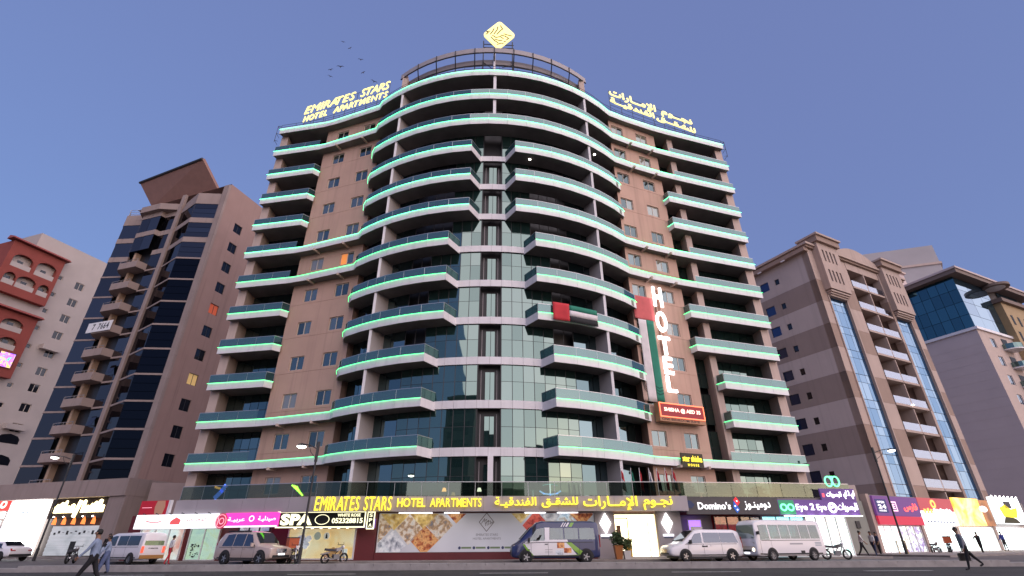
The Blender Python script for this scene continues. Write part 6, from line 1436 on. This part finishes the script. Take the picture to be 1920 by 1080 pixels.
# ================================================================== people
SKIN = mat('skin_brown', (.30, .16, .10), .6)
M_hair = mat('hair_black', (.012, .010, .009), .7); M_shoe = mat('shoe_black', (.015, .014, .014), .5)
def person(label, x, y, z, head, h, shirt, trousers, legs=(.35, -.35), knees=(.1, .35), arms=(-.3, .4), elbows=(.3, .4), lean=0., sleeves=False, robe=False, group=None, arm_out=.06):
    k = h / 1.75
    t = thing('person', label, 'person', (x, y, z), head, group)
    V = []; E = []; R = []; Lb = []
    def add(p, r, lab, par=None):
        V.append(p); R.append(r); Lb.append(lab)
        if par is not None: E.append((par, len(V) - 1))
        return len(V) - 1
    tl = lambda p, a=lean: (p[0] + math.sin(a) * (p[2] - .92), p[1], .92 + math.cos(a) * (p[2] - .92))
    pel = add((0, 0, .93), .135, 1)
    sp = add(tl((0, 0, 1.12)), .125, 0, pel); chs = add(tl((0, 0, 1.32)), .135, 0, sp); nk = add(tl((.0, 0, 1.47)), .06, 2, chs)
    hb = add(tl((.02, 0, 1.56)), .075, 2, nk); hm = add(tl((.03, 0, 1.65)), .095, 2, hb); ht = add(tl((.02, 0, 1.72)), .065, 2, hm)
    low = 9
    for s, a, kn in ((1, legs[0], knees[0]), (-1, legs[1], knees[1])):
        hip = add((0, s * .10, .88), .10 if not robe else .13, 1, pel)
        kx, kz = math.sin(a) * .44, .88 - math.cos(a) * .44
        kne = add((kx, s * .10, kz), .068 if not robe else .11, 1, hip)
        b = a - kn; ax, az = kx + math.sin(b) * .42, kz - math.cos(b) * .42
        ank = add((ax, s * .10, az), .045 if not robe else .085, 1, kne)
        toe = add((ax + .17 * math.cos(b * .6), s * .115, az - .045 + .17 * math.sin(b * .6) * .5), .035, 3, ank); low = min(low, az - .085)
    hands = []
    for s, a, el in ((1, arms[0], elbows[0]), (-1, arms[1], elbows[1])):
        sh = add(tl((0, s * .185, 1.40)), .062, 0, chs)
        d1 = (math.sin(a), s * arm_out * 2, -math.cos(a)); p = V[sh]
        eb = add((p[0] + d1[0] * .29, p[1] + s * .05, p[2] + d1[2] * .29), .045, 0, sh)
        b = a + el; q = V[eb]; wr = add((q[0] + math.sin(b) * .25, q[1] + s * .01, q[2] - math.cos(b) * .25), .032, 0 if sleeves else 2, eb)
        r = V[wr]; hd = add((r[0] + math.sin(b) * .08, r[1], r[2] - math.cos(b) * .08), .036, 2, wr); hands.append((V[hd], b, s))
    me = bpy.data.meshes.new('body'); me.from_pydata([(a * k, b * k, (c - low) * k) for a, b, c in V], E, []); me.update()
    tmp = bpy.data.objects.new('body', me); COL.objects.link(tmp)
    sk = tmp.modifiers.new('s', 'SKIN'); sk.use_smooth_shade = True; sb = tmp.modifiers.new('u', 'SUBSURF'); sb.levels = 1; sb.render_levels = 1
    for i, r in enumerate(R): me.skin_vertices[0].data[i].radius = (r * k, r * k * (1.28 if Lb[i] == 0 and i in (sp, chs) else 1.)); me.skin_vertices[0].data[i].use_root = (i == 0)
    dg = bpy.context.evaluated_depsgraph_get(); bm_ = bpy.data.meshes.new_from_object(tmp.evaluated_get(dg)); bpy.data.objects.remove(tmp)
    pts = [Vector(v.co) for v in me.vertices]; segs = [(a, b) for a, b in E]
    bm_.materials.clear()
    for m in (shirt, trousers, SKIN, M_shoe): bm_.materials.append(m)
    for pl in bm_.polygons:
        c = pl.center; best = 9; li = 0
        for a, b in segs:
            A, B = pts[a], pts[b]; tt = max(0, min(1, (c - A).dot(B - A) / max(1e-6, (B - A).length_squared))); d = (c - A.lerp(B, tt)).length - .6 * (R[a] + (R[b] - R[a]) * tt) * k
            if d < best: best = d; li = Lb[b] if tt > .35 or Lb[b] == Lb[a] else Lb[a]
        pl.material_index = li; pl.use_smooth = True
    bm_.name = 'body'; ob('body', bm_, t)
    hc = V[hm]; hx, hz = hc[0] * k, (hc[2] - low) * k
    MB().lathe([(.085 * k, -.05 * k), (.094 * k, .0), (.096 * k, .03 * k), (.088 * k, .07 * k), (.06 * k, .105 * k), (.01, .12 * k)], 14, (hx - .026 * k, 0, hz + .0)).build('hair', M_hair, t, smooth=True)
    fc = MB(); fx = hx + .092 * k
    fc.hexa([(fx - .02, -.014, hz - .035), (fx + .018, -.012, hz - .035), (fx + .018, .012, hz - .035), (fx - .02, .014, hz - .035)], [(fx - .02, -.008, hz + .01), (fx + .002, -.006, hz + .01), (fx + .002, .006, hz + .01), (fx - .02, .008, hz + .01)])
    for s in (-1, 1): fc.box(hx - .012, hx + .02, s * .098 * k - .01, s * .098 * k + .01, hz - .03, hz + .02)
    fc.build('face_features', SKIN, t)
    ey = MB()
    for s in (-1, 1): ey.box(fx - .012, fx + .003, s * .034 - .011, s * .034 + .011, hz + .008, hz + .018)
    ey.box(fx - .02, fx - .002, -.022, .022, hz - .062, hz - .055); ey.build('eyes_and_mouth', M_hair, t)
    for (p, b, s) in hands:
        f = MB(); o = Vector((p[0] * k, p[1] * k, (p[2] - low) * k)); d = Vector((math.sin(b), 0, -math.cos(b))); e = Vector((math.cos(b), 0, math.sin(b)))
        for q in range(4):
            a0 = o + e * ((q - 1.5) * .018); L = (.062, .072, .068, .054)[q]; f.tube([a0, a0 + d * L * .55 + Vector((0, -s * .006, 0)), a0 + d * L - e * 0 + Vector((0, -s * .02, 0))], [.0095, .009, .007], 5)
        f.tube([o + e * .03 - d * .03, o + e * .052 + d * .005, o + e * .05 + d * .035], [.011, .010, .008], 5); f.build('fingers', SKIN, t)
    return t, hands, low, k
cl = lambda n, c: mat('cloth_' + n, c, .9, var=.12, vscale=9.)
S_blue, S_grey, S_white, S_navy, S_dark, S_red = cl('pale_blue', (.24, .30, .42)), cl('grey_check', (.22, .23, .26)), cl('white_shirt', (.6, .6, .6)), cl('navy', (.03, .04, .09)), cl('black_trouser', (.014, .014, .017)), cl('red_garment', (.5, .03, .04))
person('man in pale blue shirt and black trousers striding across the road', -13.9, 18.6, 0, RAD(200), 1.74, S_blue, S_dark, (.5, -.38), (.12, .25), (.45, -.3), (.25, .2), .10, True)
person('person in a long blue robe walking behind the man in blue shirt', -20.6, 28.4, 0, RAD(210), 1.66, S_blue, cl('robe_blue', (.10, .13, .24)), (.25, -.25), (.05, .1), (.3, -.25), (.3, .2), .12, True, True)
person('person in dark clothes standing beside the left motorbike', -26.6, 36.4, GZ_LOT, RAD(-60), 1.7, S_dark, S_dark, (.05, -.08), (.02, .05), (.2, -.1), (.4, .2), .05, True)
person('person in white top and red trousers by the white van', -20.9, 34.0, GZ_LOT, RAD(60), 1.55, S_white, S_red, (.2, -.2), (.05, .2), (.2, -.2), (.3, .3), .03)
man, hands, low, kk = person('man in grey checked shirt walking with a black briefcase', 21.2, 26.3, 0, RAD(165), 1.76, S_grey, S_dark, (.22, -.62), (.05, .12), (.12, -.1), (.12, .1), .16, True)
hp = max(hands, key=lambda q: -q[2])[0]
bc = MB().box(-.22, .22, -.05, .05, -.42, -.10).build('case_shell', mat('leather_black', (.014, .013, .013), .5))
hw = man.matrix_basis @ Vector((hp[0] * kk, hp[1] * kk, (hp[2] - low) * kk))
t = thing('briefcase', 'black briefcase carried by the walking man in grey', 'bag', (hw.x, hw.y, hw.z - .02), RAD(165)); bc.parent = t
MB().tube([(-.08, 0, -.10), (-.07, 0, -.01), (.07, 0, -.01), (.08, 0, -.10)], .012, 6).build('handle', M_trim, t)
MB().box(-.05, .05, -.056, -.05, -.2, -.15).build('clasp', M_chrome, t)
person('person in white shirt and dark trousers walking from the glasses shop', 26.2, 42.0, GZ_LOT, RAD(-30), 1.75, S_white, S_dark, (.4, -.3), (.1, .3), (-.3, .35), (.3, .3), .06)
person('person in white top and dark shorts by the service block', 28.5, 44.2, GZ_LOT, RAD(200), 1.7, S_white, S_navy, (.15, -.2), (.05, .15), (.2, -.2), (.3, .2), .03)
person('person in navy shirt standing by the service block', 30.2, 46.2, GZ_LOT, RAD(180), 1.68, S_navy, S_dark, (.05, -.05), (.02, .02), (.1, -.1), (.3, .2), .0)
person('dark clothed person with raised arms at the bright shops', 41.8, 50.0, GZ_LOT, RAD(190), 1.7, S_dark, S_dark, (.1, -.1), (.02, .02), (1.0, .8), (1.1, 1.2), .0, True)
person('person in blue shirt at the counter of the brightest shop', 48.7, 55.3, GZ_PAV, RAD(100), 1.7, cl('royal_blue', (.03, .05, .25)), S_dark, (.05, -.05), (.02, .02), (.2, .1), (.6, .5), .05, True)

# ================================================================== street furniture
M_pole = mat('lamp_pole_dark', (.03, .03, .032), .5)
def lamp(label, x, y, z, h, d, arm=1.6):
    t = thing('street_lamp', label, 'street lamp', (x, y, z), 0, 'street lamps along the road')
    MB().tube([(0, 0, 0), (0, 0, .9)], .11, 10).build('base', M_pole, t)
    MB().tube([(0, 0, .9), (0, 0, h)], [.075, .055], 10).build('pole', M_pole, t)
    MB().tube([(0, 0, h - 1.1), (0, 0, h + .1)], .10, 8).build('collar', M_pole, t)
    MB().tube([(0, 0, h - .35), (d * arm * .55, 0, h - .10), (d * arm, 0, h - .02)], .035, 6).build('arm', M_pole, t)
    MB().tube([(0, 0, h - .95), (d * arm * .45, 0, h - .5), (d * arm * .6, 0, h - .1)], .02, 5).build('brace', M_pole, t)
    hd = MB().lathe([(.06, .12), (.2, .06), (.30, -.02), (.30, -.06)], 14, (d * (arm + .1), 0, h - .1)).build('lamp_head', M_pole, t)
    MB().lathe([(.28, -.065), (.24, -.14), (.1, -.18), (.01, -.19)], 14, (d * (arm + .1), 0, h - .1)).build('lamp_glass', emit('lamp_glow', (1., .92, .85), 16.), hd)
lamp('dark street lamp rising in front of the SPA sign', -12.35, 32.4, GZ_LOT, 6.75, -1, .95)
lamp('dark street lamp between the hotel and the striped tower', 31.2, 44.6, GZ_LOT, 8.2, 1, 1.5)
lamp('dark street lamp in front of the glass tower', -38.4, 45, GZ_LOT, 8.1, -1, 1.5)
def leaf_ball(name, par, c, r, n, m, size=.16, squash=1.):
    mb = MB()
    for k in range(n):
        d = Vector((random.gauss(0, 1), random.gauss(0, 1), random.gauss(0, 1))).normalized() * (r * (random.random() ** .4) * (.75 + .4 * random.random())); d.z *= squash
        p = Vector(c) + d; a = Vector((random.gauss(0, 1), random.gauss(0, 1), random.gauss(0, .6))).normalized(); b = a.cross(Vector((random.gauss(0, 1), random.gauss(0, 1), random.gauss(0, 1)))).normalized(); s = size * (.6 + .8 * random.random())
        mb.quad(p - a * s, p - b * s * .35, p + a * s, p + b * s * .35)
    return mb.build(name, m, par)
M_leaf = [mat('leaf_%d' % i, c, .7, var=.3, vscale=4.) for i, c in enumerate([(.035, .07, .02), (.05, .09, .025), (.025, .05, .02)])]
t = hsign('planter', 'tall orange brown tapered planter with a dark bush beside the entrance', 6.95, 10.9, GZ_PAV, 0, 'planter')
MB().hexa([(-.17, -.17, 0), (.17, -.17, 0), (.17, .17, 0), (-.17, .17, 0)], [(-.27, -.27, .78), (.27, -.27, .78), (.27, .27, .78), (-.27, .27, .78)]).build('pot', mat('pot_terracotta', (.36, .13, .035), .5), t); leaf_ball('foliage', t, (0, 0, 1.15), .48, 420, M_leaf[0], .11); MB().tube([(0, 0, .7), (0, 0, 1.1)], .02, 6).build('stem', M_pole, t)
t = hsign('planter', 'short white planter with a small bush beside the entrance', 7.45, 11.0, GZ_PAV, 0, 'planter')
MB().hexa([(-.17, -.17, 0), (.17, -.17, 0), (.17, .17, 0), (-.17, .17, 0)], [(-.23, -.23, .48), (.23, -.23, .48), (.23, .23, .48), (-.23, .23, .48)]).build('pot', mat('pot_white', (.6, .58, .56), .5), t); leaf_ball('foliage', t, (0, 0, .85), .40, 320, M_leaf[1], .10)
t = hsign('planter', 'low dark bush in a grey box right of the entrance', 11.4, 10.6, GZ_PAV, 0, 'planter')
MB().box(-.35, .35, -.2, .2, 0, .45).build('pot', M_alug, t); leaf_ball('foliage', t, (0, 0, .8), .42, 360, M_leaf[1], .10)
t = hsign('litter_bin', 'yellow upright bin at the lit entrance', 7.95, 9.6, .44, 0, 'bin')
MB().box(-.2, .2, -.18, .18, 0, .95).build('bin_body', mat('bin_yellow', (.62, .36, .04), .5), t); MB().box(-.22, .22, -.2, .2, .95, 1.02).build('bin_lid', mat('bin_yellow', (.62, .36, .04), .5), t); MB().box(-.12, .12, -.19, -.17, .7, .82).build('bin_slot', M_dark, t)
t = thing('barrier', 'small yellow tubular barrier by the shops', 'barrier', (32.4, 46.6, GZ_PAV))
MB().tube([(-.35, 0, 0), (-.35, 0, .95), (.35, 0, .95), (.35, 0, 0)], .045, 8).build('hoop', mat('barrier_yellow', (.6, .36, .03), .5), t); MB().tube([(-.35, 0, .5), (.35, 0, .5)], .035, 8).build('cross_bar', mat('barrier_yellow', (.6, .36, .03), .5), t)
# terrace: flags, bushes and street reflections built as glowing strokes
FL = [(7.75, C_red, C_wht, 'maroon and white'), (8.45, C_grn, C_grn, 'green'), (9.05, C_red, C_red, 'red'), (9.7, C_wht, cl('flag_grey', (.3, .33, .4)), 'pale grey and white'), (10.25, C_red, C_blk, 'red and black'), (10.85, C_red, C_red, 'red'), (11.35, C_red, C_wht, 'red and white')]
for k, (u, m1, m2, nm) in enumerate(FL):
    lab = {2: 'plain red flag on a pole next to the green flag on the terrace', 5: 'plain red flag on a pole next to the red and white flag on the terrace'}.get(k, nm + ' flag on a short pole on the terrace')
    t = hsign('terrace_flag', lab, u, 10.2, ZC1, RAD(20 * ((k % 3) - 1)), 'flag', 'flags along the terrace rail')
    MB().tube([(0, 0, 0), (.05, 0, 1.75)], .02, 6).build('pole', M_alu, t); MB().lathe([(.01, 0), (.035, .03), (.01, .07)], 8, (.05, 0, 1.75)).build('finial', M_chrome, t)
    for (za, zb, m) in ((1.15, 1.7, m1), (.45, 1.15, m2)):
        V = []; F = []
        for j in range(5):
            z = za + (zb - za) * j / 4; wd = .14 + .12 * (1.7 - z)
            for i in range(6): V.append((.05 + wd * i / 5, .05 * math.sin(i * 1.6 + j * .4), z - .25 * (i / 5)))
        for j in range(4):
            for i in range(5): a = j * 6 + i; F.append((a, a + 1, a + 7, a + 6))
        me = bpy.data.meshes.new('cloth'); me.from_pydata(V, [], F); me.materials.append(m); o = ob('cloth', me, t); sd = o.modifiers.new('s', 'SOLIDIFY'); sd.thickness = .006
BL_ = ['beside the flags', 'above the Domino lettering', 'above the board join', 'above the minibus roof', 'before the beige pier', 'next to the purple board']
for k in range(6):
    u = 12.9 + 1.75 * k
    t = hsign('terrace_bush', 'dark leafy terrace bush behind the glass rail ' + BL_[k], u, 8.9 - .09 * (u - 12), ZC1, 0, 'bush', 'bushes along the terrace')
    MB().box(-.7, .7, -.2, .2, 0, .28).build('trough', M_alug, t); leaf_ball('foliage', t, (0, 0, .5), .5 + .1 * (k % 3), 300, M_leaf[k % 3], .13, .7)
t = hsign('boat_reflection', 'blue and white neon boat shape glowing behind the terrace glass', 2.9, 9.9, ZC1, 0, 'sign')  # reflection in the rail glass, added as glowing strokes; no real sign
stroke(t, 'hull_reflection', [(-.7, .35), (-.45, .2), (0, .14), (.45, .2), (.7, .35)], .1, emit('reflection_bluewhite', (.25, .5, 1.), 3.), 0, .05); stroke(t, 'mast', [(0, .2), (0, .8)], .08, emit('reflection_white', (.8, .9, 1.), 3.), 0, .05)
stroke(t, 'sail_reflection', [(-.5, .72), (-.2, .78), (.2, .78), (.5, .7)], .05, emit('reflection_teal', (.1, .5, .5), 1.2), 0, .04); MB().tube([(0, .06, 0), (0, .06, .2)], .02, 5).build('stand', M_dark, t)
t = hsign('streak_reflection', 'slanted blue and white neon sign on the left terrace', -19.6, 7.9, ZC1, A_C, 'sign')  # mirrored street light given a solid glowing shape, with an added stand
stroke(t, 'blue_reflection', [(-.5, .15), (-.1, .55), (.1, .85)], .3, emit('reflection_blue', (.10, .22, 1.), 1.6), 0, .05); stroke(t, 'amber_reflection', [(-.7, .82), (-.3, .72)], .12, emit('reflection_amber', (1., .5, .1), 1.8), 0, .05); MB().tube([(0, .06, 0), (0, .06, .5)], .02, 5).build('stand', M_dark, t)
t = hsign('leaf_reflection', 'lime green neon leaf on the terrace beside the street lamp', -13.9, 9.75, ZC1, A_C, 'sign')  # green reflection modelled as glowing strokes; the stand is added
for k in range(4): stroke(t, 'leaf_reflection_stroke', [(-.5 + .12 * k, .75 - .03 * k), (-.2 + .12 * k, .55 - .08 * k), (.1 + .1 * k, .35 - .08 * k)], .09, emit('reflection_lime', (.35, .95, .08), 1.8), 0, .04)
MB().tube([(0, .06, 0), (0, .06, .5)], .02, 5).build('stand', M_dark, t)
for k, (u, lab) in enumerate(((-4.3, 'small amber table lamp glowing on the terrace'), (-1.9, 'small white table lamp glowing on the terrace'))):
    t = hsign('table_lamp', lab, u, 9.2, ZC1, 0, 'lamp'); MB().tube([(0, 0, 0), (0, 0, .42)], .02, 6).build('stem', M_dark, t); MB().lathe([(.16, .4), (.1, .62), (.02, .64)], 12).build('shade', emit('shade_%d' % k, ((1., .45, .15), (1., .9, .8))[k], 5.), t)
# birds high over the left wing
for k, (x, y, z, s, a) in enumerate(((-30.9, 60, 83.7, .8, .3), (-29.4, 60, 81.9, .9, -.4), (-27.0, 60, 78.8, 1., .2), (-30.4, 60, 77.0, 1.3, .1), (-32.0, 60, 76.2, 1., -.2), (-31.8, 60, 74.5, .9, .5), (-26.1, 60, 75.4, 1., -.5), (-23.9, 60, 73.1, 1.2, .6))):
    t = tag(ob('bird', None, None, (x, y, z), a), 'small grey bird gliding in the dusk sky left of the roof emblem', 'bird', 'birds over the left wing'); t.scale = (s * .7, s * .7, s * .7)
    b = MB(); b.tube([(0, -.28, 0), (0, -.1, .02), (0, .12, .02), (0, .34, 0)], [.015, .07, .06, .02], 6); b.build('body', mat('bird_grey', (.17, .18, .24), .9), t)
    for sd in (-1, 1): MB().hexa([(0, -.12, .02), (sd * .4, -.16, .12 + .05 * (k % 3)), (sd * .4, .0, .12 + .05 * (k % 3)), (0, .12, .02)], [(0, -.1, .04), (sd * .4, -.14, .135 + .05 * (k % 3)), (sd * .4, -.02, .135 + .05 * (k % 3)), (0, .1, .04)]).build('wing', mat('bird_grey', (.17, .18, .24), .9), t); MB().hexa([(sd * .4, -.16, .12 + .05 * (k % 3)), (sd * .75, -.02, .05), (sd * .75, .02, .05), (sd * .4, .0, .12 + .05 * (k % 3))], [(sd * .4, -.15, .13 + .05 * (k % 3)), (sd * .75, -.01, .055), (sd * .75, .01, .055), (sd * .4, -.01, .13 + .05 * (k % 3))]).build('wing_tip', mat('bird_grey', (.17, .18, .24), .9), t)
